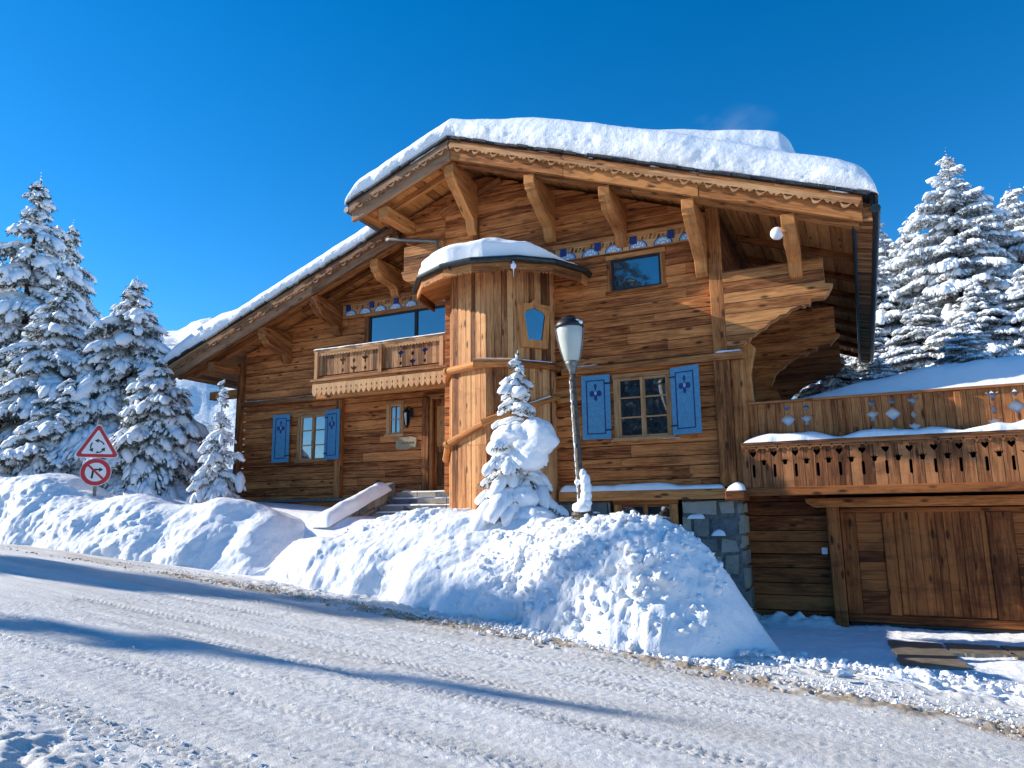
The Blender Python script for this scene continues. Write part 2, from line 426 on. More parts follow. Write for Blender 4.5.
# ---- walls
def soff(x): return zr(x)-.26
def soffl(x): return min(zl(x)-.24, 8.6)
W1 = (-4.40, -3.24, 3.08, 4.28)      # right window
W2 = (-4.44, -3.26, 6.12, 6.81)      # upper window
W3 = (-13.74, -12.72, 3.08, 4.28)    # left window
W4 = (-11.57, -8.40, 5.12, 6.80)     # balcony doors
W5 = (-10.82, -10.33, 3.62, 4.38)    # small window
W6 = (-9.42, -8.62, 2.12, 4.42)      # entrance door
W7 = (-4.46, -3.25, .70, 1.76)       # basement window
mb = MB(); plank_wall(mb, -8.4, -2.14, 2.06, lambda x: soff(x), 14.0, openings=[W1, W2, (-9, -2.1, 4.46, 4.56)], seed=3, ph=.21, seg=(4, 7))
plank_wall(mb, -9.5, -8.404, 7.15, lambda x: soff(x), 14.0, seed=4)
mb.build('wall', W_SIDING, CH, bevel=.006, label='upright plank wall of the main gable')
mb = MB(); plank_wall(mb, -15.8, -8.0, 1.2, lambda x: soffl(x), 15.2, openings=[W3, W4, W5, W6], seed=8, ph=.21, seg=(3.5, 7))
mb.build('wall', W_SIDING, CH, bevel=.006, label='recessed plank wall of the left wing')
mb = MB(); plank_wall(mb, 14.02, 26, 2.0, lambda y: 7.45, -2.14, axis='y', seed=12, face=1, ph=.22)
mb.build('wall', W_DARK, CH)
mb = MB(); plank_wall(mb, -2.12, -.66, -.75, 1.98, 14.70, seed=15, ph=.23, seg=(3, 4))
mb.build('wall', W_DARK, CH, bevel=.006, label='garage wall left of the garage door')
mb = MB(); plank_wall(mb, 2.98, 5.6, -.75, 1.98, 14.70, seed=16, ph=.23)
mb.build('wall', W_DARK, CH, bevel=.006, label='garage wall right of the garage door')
# solid core behind the cladding, so nothing shows through gaps
mb = MB()
def core(x0, x1, y0, y1, z0, f):
    xs = [x0]+[c for c in (RX,) if x0 < c < x1]+[x1]
    P = [(x0, y0, z0), (x1, y0, z0)]+[(q, y0, f(q)) for q in xs[::-1]]
    mb.prism(P, (0, y1-y0, 0))
core(-8.3, -2.24, 14.16, 26, -.5, lambda x: soff(x)-.02)
core(-9.42, -8.3, 14.16, 26, 7.25, lambda x: soff(x)-.02)
core(-15.795, -8.3, 15.30, 26, 0.5, lambda x: soffl(x)-.02)
mb.box(-2.2, 5.6, 14.86, 22, -1, 1.9)
mb.build('inner_core', M_DARKIN, CH)
# left side lower band: thin stone sill strip and base
mb = MB(); mb.box(-15.75, -9.95, 15.02, 15.12, 1.98, 2.05); mb.build('sill_strip', M_GREY, CH)

# ---- posts and beams of the facade
mb = MB()
mb.box(-2.38, -2.12, 13.90, 14.0, 4.58, 7.55, (0, 0, 1)); mb.build('corner_post', W_BEAM, CH, bevel=.012)
mb = MB(); mb.box(-2.40, -2.10, 13.88, 14.02, 2.06, 4.44, (0, 0, 1)); mb.box(-2.095, -1.86, 13.98, 14.2, 2.05, 4.44, (0, 0, 1))
mb.build('corner_post', W_BEAM, CH, bevel=.012)
mb = MB(); mb.box(-7.62, -7.48, 13.92, 13.99, 6.9, 8.35, (0, 0, 1)); mb.build('wall_post', W_BEAM, CH, bevel=.01)
for x, z0, z1 in ((-12.28, 2.06, 4.62), (-15.86, 2.06, 5.95), (-9.60, 2.12, 4.46)):
    mb = MB(); mb.box(x-.10, x+.10, 15.06, 15.19, z0, z1, (0, 0, 1)); mb.build('wall_post', W_BEAM, CH, bevel=.01)
mb = MB(); mb.box(-5.5, -1.84, 13.86, 13.99, 4.44, 4.58); mb.build('ledge', W_BEAM, CH, bevel=.01)
mb = MB(); mb.box(-5.6, -1.98, 13.80, 13.99, 1.84, 2.03); mb.build('ledge', W_BEAM, CH, bevel=.015)
mb = MB(); mb.box(-2.30, -1.95, 13.74, 14.3, 1.80, 1.985); mb.build('beam_end', W_BEAM, CH, bevel=.02)
mb = MB(); mb.box(-15.85, -8.3, 15.08, 15.19, 4.66, 4.80); mb.build('ledge', W_BEAM, CH, bevel=.012)
mb = MB(); mb.beam((-4.9, 13.93, 3.96), (-5.62, 13.93, 3.9), .1, .1); mb.build('ledge', W_BEAM, CH, bevel=.01)
# right-hand corner behind the post: upright timber with log ends
mb = MB(); mb.prism([(-2.1, 14.22, 3.2), (-1.72, 14.22, 3.2), (-1.78, 14.22, 4.2), (-1.66, 14.22, 4.7), (-1.84, 14.22, 4.9), (-2.1, 14.22, 4.9)], (0, .22, 0), (0, 0, 1))
mb.build('corner_post', W_BEAM, CH, bevel=.012)

# ---- stepped log-end consoles that carry the eaves
def console(y, poly, mat, th=.22):
    mb = MB(); mb.prism([(a, y, b) for a, b in poly], (0, th, 0)); return mb.build('eave_console', mat, CH, bevel=.012)
def jag(pts, seed):
    rg = random.Random(seed); out = [pts[0]]
    for a, b in zip(pts[:-1], pts[1:]):
        n = 4
        for k in range(1, n): u = k/n; out.append((a[0]+(b[0]-a[0])*u+rg.uniform(-.012, .012), a[1]+(b[1]-a[1])*u+(.022 if k % 2 else -.012)))
        out.append(b)
    return out
cons = [(-2.12, 6.17), (-2.12, 4.62)]+jag([(-1.82, 4.72), (-1.62, 4.87), (-1.22, 5.12), (-.84, 5.30), (-.62, 5.32), (-.58, 5.42)], 3)+[(-.36, 5.42), (-.28, 5.50), (-.20, 5.655), (-.33, 5.68), (-.33, 6.17)]
console(13.90, cons, W_CONS)
cons2 = [(-2.14, 6.2), (-2.14, 3.3), (-1.35, 3.3)]+jag([(-1.42, 3.9), (-1.75, 4.5), (-1.66, 4.73), (-1.26, 5.06), (-.72, 5.22), (-.68, 5.32)], 5)+[(-.42, 5.32), (-.20, 5.55), (-.29, 5.6), (-.29, 6.2)]
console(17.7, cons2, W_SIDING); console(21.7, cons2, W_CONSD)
console(13.90, [(-8.42, 7.95), (-9.50, 7.95), (-9.50, 7.36), (-9.58, 7.34), (-9.50, 7.14), (-9.40, 7.08), (-8.42, 7.0)], W_CONS)

# ---- roof of the main gable
YF, YB = 12.70, 26.0
mb = MB()
def slope_slab(mb, xa, xb, fz, y0, y1, th, boards=None, U=(0, 1, 0)):
    """boards running along y, laid side by side down the slope"""
    n = max(1, int(abs(xb-xa)/.2)); xs = np.linspace(xa, xb, n+1)
    for a, b in zip(xs[:-1], xs[1:]):
        za, zb = fz(a), fz(b); j = random.uniform(-.006, .006)
        mb.hexa([(a+.004, y0, za-th+j), (b-.004, y0, zb-th+j), (b-.004, y1, zb-th+j), (a+.004, y1, za-th+j), (a+.004, y0, za), (b-.004, y0, zb), (b-.004, y1, zb), (a+.004, y1, za)], U)
slope_slab(mb, RX, .44, lambda x: zr(x)-.06, YF+.12, YB, .10)
slope_slab(mb, -10.2, RX, lambda x: zr(x)-.06, YF+.12, YB, .10)
ROOF = mb.build('roof', W_SOFFIT, CH, label='main gable roof with boarded soffit')
def shingles(mb, xa, xb, fz, y0, th=.05, jut=.05, depth=.7):
    x = xa; s = 1 if xb > xa else -1
    while (xb-x)*s > .02:
        w = random.uniform(.14, .34); x2 = x+s*min(w, abs(xb-x)); y = y0-random.uniform(0, jut); dz = random.uniform(0, .018)
        a, b = min(x, x2), max(x, x2)
        mb.hexa([(a+.003, y, fz(a)+dz), (b-.003, y, fz(b)+dz), (b-.003, y0+depth, fz(b)+dz), (a+.003, y0+depth, fz(a)+dz), (a+.003, y, fz(a)+th+dz), (b-.003, y, fz(b)+th+dz), (b-.003, y0+depth, fz(b)+th+dz), (a+.003, y0+depth, fz(a)+th+dz)])
        x = x2
mb = MB(); shingles(mb, RX, .50, lambda x: zr(x)+.002, YF-.10); shingles(mb, RX, -10.25, lambda x: zr(x)+.002, YF-.10)
slope_slab(mb, RX, .5, lambda x: zr(x)+.03, YF+.5, YB, .05); slope_slab(mb, -10.25, RX, lambda x: zr(x)+.03, YF+.5, YB, .05)
mb.build('slate_covering', M_SLATE, ROOF)
def rake(xa, xb, fz, y, dz0, dz1, th, name, mat, parent, seg=3.0):
    mb = MB(); n = max(1, int(abs(xb-xa)/seg+.5)); xs = np.linspace(xa, xb, n+1)
    for a, b in zip(xs[:-1], xs[1:]):
        j = random.uniform(-.004, .004)
        s = .003 if b > a else -.003
        P = [(a+s, y+j, fz(a)-dz1), (b-s, y+j, fz(b)-dz1), (b-s, y+j, fz(b)-dz0), (a+s, y+j, fz(a)-dz0)]
        if b < a: P = P[::-1]
        mb.prism(P, (0, th, 0), (b-a, 0, fz(b)-fz(a)))
    return mb.build(name, mat, parent, bevel=.008)
rake(RX+.004, .36, zr, YF, .20, .44, .10, 'fascia', W_BEAM, ROOF)
rake(RX-.004, -10.14, zr, YF, .20, .44, .10, 'fascia', W_GREY, ROOF)
rake(RX+.004, .38, zr, YF-.05, .0, .22, .045, 'fascia', W_BEAM, ROOF)
rake(RX-.004, -10.18, zr, YF-.05, .0, .22, .045, 'fascia', W_GREY, ROOF)
rake(RX+.10, .30, zr, YF+.16, .26, .50, .14, 'rafter', W_BEAM, ROOF, 4)
rake(RX-.10, -9.9, zr, YF+.16, .16, .30, .14, 'rafter', W_BEAM, ROOF, 4)
for yy in (13.35,):
    rake(RX+.06, .2, zr, yy, .16, .30, .12, 'rafter', W_BEAM, ROOF, 5); rake(RX-.06, -9.9, zr, yy, .16, .30, .12, 'rafter', W_BEAM, ROOF, 5)
for yy in np.arange(15.4, 26, 1.5):
    rake(-2.0, .2, zr, yy, .16, .30, .12, 'rafter', W_DARK, ROOF, 5)
def carved(xa, xb, fz, y, dz, name, mat, parent, per=.46, th=.03):
    """long strip with a sawn lower edge: lobes, tips and pierced drops"""
    A = Vector((xa, y, fz(xa)-dz)); B = Vector((xb, y, fz(xb)-dz)); ax = (B-A); L = ax.length; ax.normalize(); n = max(1, int(L/per+.5)); per = L/n
    out = [(0, .05), (0, -.02)]; holes = []
    for i in range(n):
        o = i*per; prof = [(.02, -.05), (.06, -.095), (.10, -.06), (.13, -.035), (.17, -.055), (.20, -.11), (.25, -.135), (.30, -.11), (.33, -.055), (.37, -.035), (.40, -.06), (.44, -.085)]
        out += [(o+q[0]*per/.46, q[1]) for q in prof]
        c = o+per*.543
        holes.append([(c-.075+k*.15/8, -.055+.030*math.cos(math.pi*(k/8-.5))*-1) for k in range(9)]+[(c+.06-k*.12/6, -.040+0*k) for k in range(7)])
    out += [(L, -.02), (L, .05)]
    mb = MB(); ay = Vector((0, -1, 0)).cross(ax)*1.0
    if ay.z < 0: ay = -ay
    mb.panel(out[::-1], holes, A, ax, ay, th, ax)
    return mb.build(name, mat, parent)
carved(RX+.02, .34, zr, YF-.072, .14, 'carved_trim', W_LIGHT, ROOF)
carved(-10.1, RX-.02, zr, YF-.072, .14, 'carved_trim', W_GREY, ROOF)
# purlins with sawn brackets
def bracket(x, yf, yw, ztop, drop, mat=W_BEAM, w=.23, name='purlin_bracket', parent=ROOF):
    mb = MB(); d = yw-yf
    prof = [(0, 0), (0, -.20), (.05, -.25), (.05, -.30), (.14, -.33), (.20, -.42), (.30, -.47), (d*.66, -drop*.66), (d*.80, -drop*.74), (d*.86, -drop*.94), (d*.92, -drop), (d, -drop), (d, 0)]
    mb.prism([(x-w/2, yf+a, ztop+b) for a, b in prof][::-1], (w, 0, 0), (0, 1, -.25))
    return mb.build(name, mat, parent, bevel=.012)
for x, dr in ((-7.62, 1.25), (-5.70, 1.12), (-4.10, .90), (-2.50, 1.2), (-.80, .85)):
    bracket(x, YF+.11, 13.985 if x < -2.4 else 13.92, zr(x)-.47, dr)
mb = MB(); mb.beam((-9.36, YF+.13, 8.42), (-9.36, 13.98, 8.42), .26, .26); mb.build('purlin', W_BEAM, ROOF, bevel=.015)
mb = MB(); mb.beam((-8.5, 13.93, 8.62), (-6.9, 13.93, 9.15), .07, .16); mb.build('wall_brace', W_BEAM, CH, bevel=.01)
# right eave: boxed edge and gutter
for x0, x1, nm, mt in ((.24, .50, 'eave_boards', W_CONS),):
    mb = MB(); y = YF+.02
    while y < YB:
        y2 = min(YB, y+random.uniform(.30, .42)); mb.hexa([(x0, y+.004, zr(x0)-.44), (x1, y+.004, zr(x1)-.40), (x1, y2-.004, zr(x1)-.40), (x0, y2-.004, zr(x0)-.44), (x0, y+.004, zr(x0)-.18), (x1, y+.004, zr(x1)-.1), (x1, y2-.004, zr(x1)-.1), (x0, y2-.004, zr(x0)-.18)], (1, 0, 0)); y = y2
    mb.build(nm, mt, ROOF)
mb = MB(); mb.tube([(.56, YF-.06, zr(.5)-.22), (.56, YB, zr(.5)-.30)], .075, 12); mb.tube([(.22, YF+.16, zr(.24)-.46), (.22, YB, zr(.24)-.46)], .035, 8); mb.build('gutter', M_GUTTER, ROOF, smooth=False)
mb = MB(); mb.tube([(-10.27, YF-.05, zr(-10.2)-.12), (-10.27, 14.15, zr(-10.2)-.16)], .07, 12)
mb.tube([(-10.27, 14.12, 8.45), (-10.18, 14.05, 8.3), (-9.9, 13.86, 8.22), (-8.55, 13.82, 7.92), (-8.45, 13.82, 7.6)], .045, 10)
mb.build('gutter', M_GREY, ROOF)

# ---- lower roof of the left wing
mb = MB(); slope_slab(mb, -17.75, -8.3, lambda x: zl(x)-.06, 14.12, YB, .10)
ROOFL = mb.build('roof', W_SOFFIT, CH, label='lower lean-to roof of the left wing')
mb = MB(); shingles(mb, -17.8, -10.05, lambda x: zl(x)+.002, 13.90); slope_slab(mb, -17.8, -9.9, lambda x: zl(x)+.03, 14.5, YB, .05); mb.build('slate_covering', M_SLATE, ROOFL)
rake(-17.70, -9.75, zl, 14.0, .20, .43, .10, 'fascia', W_GREY, ROOFL)
rake(-17.75, -9.78, zl, 13.95, .0, .22, .045, 'fascia', W_BEAM, ROOFL)
rake(-17.3, -9.4, zl, 14.14, .24, .46, .14, 'rafter', W_BEAM, ROOFL, 4)
rake(-17.3, -9.4, zl, 14.7, .16, .30, .12, 'rafter', W_BEAM, ROOFL, 5)
carved(-17.7, -9.85, zl, 13.928, .14, 'carved_trim', W_GREY, ROOFL)
for x, dr in ((-10.55, .75), (-12.45, .85), (-14.2, .8)): bracket(x, 14.11, 15.18, zl(x)-.44, dr, parent=ROOFL, w=.24)
mb = MB(); mb.beam((-16.0, 14.12, 5.72), (-16.0, 16.5, 5.72), .24, .26); mb.beam((-17.2, 15.3, 5.12), (-15.8, 15.3, 5.12), .2, .24); mb.build('purlin', W_BEAM, ROOFL, bevel=.015)

# ---- snow on the roofs
def roof_snow(name, parent, x0, x1, fz, yf, yb, T, rear=None, end=(.35, .35), nx=None, seed=5, rough=.05, mat=SNOW, bulge=.12):
    nx = nx or int((x1-x0)/.035); xs = np.linspace(x0, x1, nx)
    # rounding at both ends
    s = np.clip((xs-x0)/end[0], 0, 1); e = np.clip((x1-xs)/end[1], 0, 1)
    k = np.sqrt(np.clip(1-(1-s)**2, 0, 1))*np.sqrt(np.clip(1-(1-e)**2, 0, 1))
    t = np.array([T(x) for x in xs])*k
    zb = np.array([fz(x) for x in xs])+.055
    nf = 26; th = np.linspace(0, 1, nf)
    P = []
    for u in th:                                   # front face, rounded at the shoulder
        a = u*math.pi/2
        zz = zb + t*(u*.86 if u < .7 else .602+.398*math.sin((u-.7)/.3*math.pi/2)); 
        yy = yf - bulge*math.sin(min(u/.7, 1)*math.pi*.62)*t/.8 + (0 if u < .55 else ((u-.55)/.45)**2.2*.30)
        P.append((xs, np.broadcast_to(yy, xs.shape).copy(), zz.copy()))
    for q in np.concatenate([np.linspace(.06, 3, 40), np.linspace(3.3, yb-yf-.3, 30)]):
        zz = zb+t
        if rear is not None: zz = zz + np.array([rear(x) for x in xs])*k*float(sstep(-.1, .55, q))
        P.append((xs, np.full_like(xs, yf+.30+q), zz+.05*np.sin(q*1.1)*k))
    X = np.stack([p[0] for p in P], 1); Yv = np.stack([p[1] for p in P], 1); Z = np.stack([p[2] for p in P], 1)
    fr = np.concatenate([np.sin(np.clip(th*1.15, 0, 1)*math.pi)*.9+.1, np.full(70, .16)])[None, :]*k[:, None]
    n1 = fbm(X*1.1, Z*1.1, Yv*.6, 3, seed); n2 = fbm(X*5, Z*5, Yv*3, 4, seed+9); n3 = np.abs(fbm(X*13, Z*13, Yv*9, 3, seed+21))
    Yv = Yv - fr*(rough*1.2*n1 + rough*n2*.30 + rough*.26*n3)
    Z = Z + k[:, None]*(.035*n1+.006*n2)*np.concatenate([th, np.ones(70)])[None, :]
    # ragged lower lip over the slates
    lip = np.clip(fbm(xs*1.9, xs*0, None, 4, seed+3)*.09, -.03, .09)
    Z[:, 0] -= lip; Z[:, 1] -= lip*.5; Yv[:, 0] += .03
    v = np.stack([X, Yv, Z], -1).reshape(-1, 3) - np.array(origin(parent))
    f = grid_faces(*X.shape)
    o = link(name, np_mesh(name, v, f, mat, True), parent); return o
def Tm(x): return float(np.interp(x, [-10.3, -9.6, -8.8, -7.6, -6.5, -5.5, -4.2, -2.2, -.9, .1, .6], [.42, .50, .50, .52, .60, .74, .78, .72, .64, .58, .48]))
def rearm(x): return float(np.interp(x, [-10.3, -6.5, -5, -3.5, -2.2, -1.2, -.86, -.70, -.58, -.45, .6], [.0, .02, .12, .26, .46, .66, .66, .52, .20, .0, -.03]))
roof_snow('snow_cover', ROOF, -10.32, .62, zr, YF-.06, YB, Tm, rearm, end=(.40, .30), seed=5, rough=.045)
def Tl(x): return float(np.interp(x, [-17.8, -17, -16.2, -15.6, -15.0, -12, -10], [.40, .56, .64, .60, .44, .47, .50]))
roof_snow('snow_cover', ROOFL, -17.85, -10.0, zl, 13.96, YB, Tl, None, end=(.3, .3), seed=31, rough=.035)

# ---- windows and shutters
def window(x0, x1, z0, z1, Y, cols, rows, name='window', frame=W_FRAME, fw=.07, mid=True, mw=.028, sill=True, dark=False, depth=.07):
    mb = MB(); yf, yb = Y-.035, Y+.05
    mb.box(x0-.02, x0+fw, yf, yb, z0, z1, (0, 0, 1)); mb.box(x1-fw, x1+.02, yf, yb, z0, z1, (0, 0, 1))
    mb.box(x0-.04, x1+.04, yf-.01, yb, z1, z1+.09); mb.box(x0-.05, x1+.05, yf-.04, yb, z0-.07, z0)
    wf = mb.build(name, frame, CH, bevel=.006)
    # sashes
    mb = MB(); n = 2 if mid else 1; w = (x1-x0-2*fw)/n; yy0, yy1 = Y-.012, Y+.04
    for i in range(n):
        a = x0+fw+i*w; b = a+w; s = .045
        mb.box(a, a+s, yy0, yy1, z0, z1, (0, 0, 1)); mb.box(b-s, b, yy0, yy1, z0, z1, (0, 0, 1))
        mb.box(a+s, b-s, yy0, yy1, z0, z0+s); mb.box(a+s, b-s, yy0, yy1, z1-s, z1)
        for c in range(1, cols): q = a+s+(w-2*s)*c/cols; mb.box(q-mw/2, q+mw/2, yy0+.006, yy1, z0+s, z1-s, (0, 0, 1))
        for r_ in range(1, rows): q = z0+(z1-z0)*r_/rows; mb.box(a+s, b-s, yy0+.004, yy1-.004, q-mw/2, q+mw/2)
    mb.build('sash', M_BLACK if dark else frame, wf, bevel=.004)
    mb = MB()
    for i in range(n):
        a = x0+fw+i*w; t = random.uniform(-.006, .006)
        mb.hexa([(a+.02, Y+.020+t, z0+.02), (a+w-.02, Y+.020-t, z0+.02), (a+w-.02, Y+.034-t, z0+.02), (a+.02, Y+.034+t, z0+.02), (a+.02, Y+.022+t, z1-.02), (a+w-.02, Y+.022-t, z1-.02), (a+w-.02, Y+.036-t, z1-.02), (a+.02, Y+.036+t, z1-.02)])
    mb.build('pane', M_GLASS, wf)
    return wf
w1 = window(*W1, 14.0, 1, 3); w3 = window(*W3, 15.2, 1, 3)
window(*W2, 14.0, 1, 1, mid=False, dark=True, frame=W_BEAM)
window(*W5, 15.2, 2, 2, mid=False, mw=.022)
window(*W7, 13.96, 1, 1, frame=W_BEAM, fw=.09)
window(*W4, 15.2, 1, 1, dark=True, frame=W_BEAM, fw=.12)
def shutter(xh, z0, z1, w, ang, Y, side):
    """side=-1: leaf extends to -x from its hinge xh; ang opens it away from the wall"""
    mb = MB(); a = R(ang); ax = Vector((side*math.cos(a), -math.sin(a), 0)); ay = Vector((0, 0, 1)); nrm = Vector((side*-math.sin(a), -math.cos(a), 0))
    if nrm.y > 0: nrm = -nrm
    O = Vector((xh, Y-.05, z0))
    def slab(u0, u1, v0, v1, d0, d1, m, rnd=.5):
        P = []
        for v in (v0, v1):
            for u, d in ((u0, d0), (u1, d0), (u1, d1), (u0, d1)): P.append(O+ax*u+ay*v+nrm*d)
        m.hexa(P, ay, rnd)
    h = z1-z0
    slab(0, w, 0, h, .0, .035, mb)
    sh = mb.build('shutter', M_BLUE, CH, bevel=.004)
    mb = MB(); e = .10; t = .024
    for q in ((e, w-e, e, e+t), (e, w-e, h-e-t, h-e)): slab(*q, .030, .040, mb)
    for q in ((e, e+t, e+t, h-e-t), (w-e-t, w-e, e+t, h-e-t)): slab(*q, .030, .040, mb)
    mb.build('painted_border', M_NAVY, sh)
    mb = MB(); cx, cz = w/2, h-.38
    def disc(px, pz, rx, rz, m, d=.040, n=14):
        m.prism([O+ax*(px+rx*math.cos(2*math.pi*k/n))+ay*(pz+rz*math.sin(2*math.pi*k/n))+nrm*.031 for k in range(n)][::(1 if side < 0 else -1)], nrm*(d-.031), ay)
    disc(cx, cz+.15, .030, .055, mb); disc(cx-.078, cz, .052, .062, mb); disc(cx+.078, cz, .052, .062, mb); disc(cx, cz-.09, .036, .060, mb); disc(cx, cz, .05, .07, mb, .0395)
    disc(cx, cz+.10, .012, .05, mb, .0392)
    mb.build('painted_motif', M_NAVY, sh)
    mb = MB(); disc(cx, cz+.01, .026, .045, mb, .042); mb.build('painted_flower', M_BLUELT, sh)
    mb = MB()
    for v in (.16, h-.2): mb = MB(); slab(-.03, .10, v, v+.03, .036, .046, mb); mb.build('hinge', M_BLACK, sh)
shutter(-4.47, 3.07, 4.38, .60, 2, 13.98, -1); shutter(-3.22, 3.07, 4.38, .60, 17, 13.98, 1)
shutter(-13.98, 3.05, 4.36, .58, 2, 15.18, -1); shutter(-12.74, 3.05, 4.36, .60, 14, 15.18, 1)

# ---- painted friezes
def frieze(x0, x1, z0, z1, Y, nfan, nblk, name='painted_frieze'):
    mb = MB(); n = 60; mb.box(x0, x1, Y-.03, Y-.002, z0+.03, z1-.05)
    fr = mb.build(name, W_LIGHT, CH)
    mb = MB(); mb.box(x0-.05, x1+.03, Y-.07, Y-.0315, z1-.09, z1); mb.build('moulding', W_BEAM, fr, bevel=.008)
    mb = MB(); k = 0; x = x0+.1
    while x < x1-.1:
        zc = (z0+z1)/2+.03+.02*math.sin(k*.9)
        mb.prism([(x, Y-.031, zc-.05), (x+.05, Y-.031, zc-.05), (x+.08, Y-.031, zc+.05), (x+.03, Y-.031, zc+.05)], (0, -.012, 0)); x += .085; k += 1
    mb.build('carved_rope', W_BEAM, fr)
    L = x1-x0
    for i in range(nfan):
        c = x0+L*(i+.55)/nfan; zc = z0+.035; mb = MB(); mw = MB(); mn = MB()
        def half(m, r, d0, d1, n=12): m.prism([(c+r*math.cos(math.pi*q/n), Y-d0, zc+r*.85*math.sin(math.pi*q/n)) for q in range(n+1)], (0, d0-d1, 0))
        half(mn, .195, .032, .040); half(mb, .172, .0405, .046)
        for q in (25, 60, 90, 120, 155):
            a = R(q); px, pz = c+.105*math.cos(a), zc+.090*math.sin(a)
            mw.prism([(px+(.019*math.cos(t)), Y-.0465, pz+.028*math.sin(t)) for t in np.linspace(0, 2*math.pi, 9)[:-1]], (0, -.004, 0))
        half(mw, .05, .0465, .0505, 8)
        mn.build('painted_fan', M_NAVY, fr); mb.build('painted_fan_field', M_BLUELT, fr); mw.build('painted_petals', M_WHITE, fr)
    for i in range(nblk):
        c = x0+L*(i+.25)/nblk; mn = MB(); mn.box(c-.065, c+.065, Y-.075, Y-.0325, z1-.26, z1-.095, (0, 0, 1)); mn.build('painted_block', M_NAVY, fr)
frieze(-5.60, -2.50, 6.93, 7.31, 13.98, 6, 4)
frieze(-12.30, -8.45, 6.86, 7.28, 15.18, 8, 5)

# ================================================================== round stair tower
TC = Vector((-6.87, 14.1, 0)); TR = 1.30
TA = [-200, -164, -127, -83, -55, -22, 28]
def tp(a, r, z): return Vector((TC.x+r*math.cos(R(a)), TC.y+r*math.sin(R(a)), z))
mb = MB()
for a0, a1 in zip(TA[:-1], TA[1:]):
    p, q = tp(a0, TR, 0), tp(a1, TR, 0); L = (q-p).length; d = (q-p)/L; nrm = Vector((d.y, -d.x, 0)); u = 0
    while u < L-.01:
        w = min(random.uniform(.10, .175), L-u); w = L-u if L-u-w < .05 else w; j = random.uniform(0, .014); a = p+d*(u+.003)+nrm*j; b = p+d*(u+w-.003)+nrm*j
        z1 = 6.72; zs = [1.0, 3.0+random.uniform(-.02, .02), 4.55, z1]
        rn = random.random()
        for k in range(3):
            mb.hexa([(a.x, a.y, zs[k]), (b.x, b.y, zs[k]), (b.x-nrm.x*.06, b.y-nrm.y*.06, zs[k]), (a.x-nrm.x*.06, a.y-nrm.y*.06, zs[k]), (a.x, a.y, zs[k+1]-.002), (b.x, b.y, zs[k+1]-.002), (b.x-nrm.x*.06, b.y-nrm.y*.06, zs[k+1]-.002), (a.x-nrm.x*.06, a.y-nrm.y*.06, zs[k+1]-.002)], (0, 0, 1), (rn+k*.13) % 1)
        u += w
TOW = mb.build('stair_tower', W_TOWER, CH, bevel=.006, label='many-sided stair tower clad in upright boards')
mb = MB(); mb.prism([tp(a, TR-.07, 1.0) for a in TA], (0, 0, 5.8)); mb.build('inner_core', M_DARKIN, TOW)
# log rails round the tower
mb = MB()
pts = [tp(a, TR+.10, 4.60) for a in (-170, -127, -100)]
mb.tube([pts[0], pts[1]], .085, 12); mb.tube([pts[1]+Vector((-.10, .08, 0)), tp(-82, TR+.10, 4.62)], .085, 12)
mb.tube([tp(-92, TR+.14, 4.63), tp(-54, TR+.13, 4.60)], [.10, .085], 12); mb.tube([tp(-56, TR+.08, 4.60), tp(-22, TR+.08, 4.60), tp(20, TR+.08, 4.60)], .075, 12)
mb.tube([tp(-165, TR+.08, 2.80), tp(-127, TR+.08, 3.08)], [.09, .07], 12); mb.tube([tp(-133, TR+.09, 3.04), tp(-82, TR+.07, 3.42)], [.085, .065], 12)
mb.tube([tp(-86, TR+.08, 3.40), tp(-54, TR+.07, 3.68)], [.085, .06], 12); mb.tube([tp(-57, TR+.08, 3.67), tp(-22, TR+.07, 3.92)], [.07, .06], 12); mb.tube([tp(-24, TR+.07, 3.91), tp(20, TR+.07, 4.12)], .06, 12)
mb.build('log_rail', W_BEAM, TOW, smooth=False)
mb = MB()
mb.tube([tp(-90, TR+.13, 4.715), tp(-54, TR+.12, 4.675)], .022, 8); mb.tube([tp(-54, TR+.08, 4.67), tp(-22, TR+.08, 4.67)], .02, 8); mb.tube([tp(-48, TR+.07, 3.76), tp(-24, TR+.07, 3.965)], .02, 8)
mb.build('snow_dusting', SNOW, TOW)
# tower window: tapered light with an arched head
def tower_window():
    a, b = tp(-55, TR, 0), tp(-22, TR, 0); d = (b-a).normalized(); n = Vector((d.y, -d.x, 0)); c = a+d*((b-a).length*.50)+n*.012
    up = Vector((0, 0, 1)); O = Vector((c.x, c.y, 5.42))+n*.05
    inn = [(x*.80, z) for x, z in ((-.20, -.31), (.20, -.31), (.30, .22), (.24, .30), (.10, .34), (0, .39), (-.10, .34), (-.24, .30), (-.30, .22))]
    out = [(x*.80, z) for x, z in ((-.36, -.47), (.36, -.47), (.46, .44), (.12, .46), (0, .56), (-.12, .46), (-.46, .44))]
    mb = MB(); mb.panel(out, [inn[::-1]], O, d, up, .10, up); wf = mb.build('window', W_BEAM, TOW, bevel=.008)
    mb = MB(); mb.prism([O+d*x*1.05+up*z*1.05+n*(x*.12) for x, z in inn], n*.008, up); mb.build('pane', M_GLASS, wf)
    mb = MB(); P = [O+d*x*.97+up*z*.97+n*.0 for x, z in inn]
    mb.prism([O+d*.150+up*-.31+n*.0, O+d*.175+up*-.31, O+d*.255+up*.22, O+d*.225+up*.22], n*.045, up); mb.build('frame_edge', M_BLACK, wf)
tower_window()
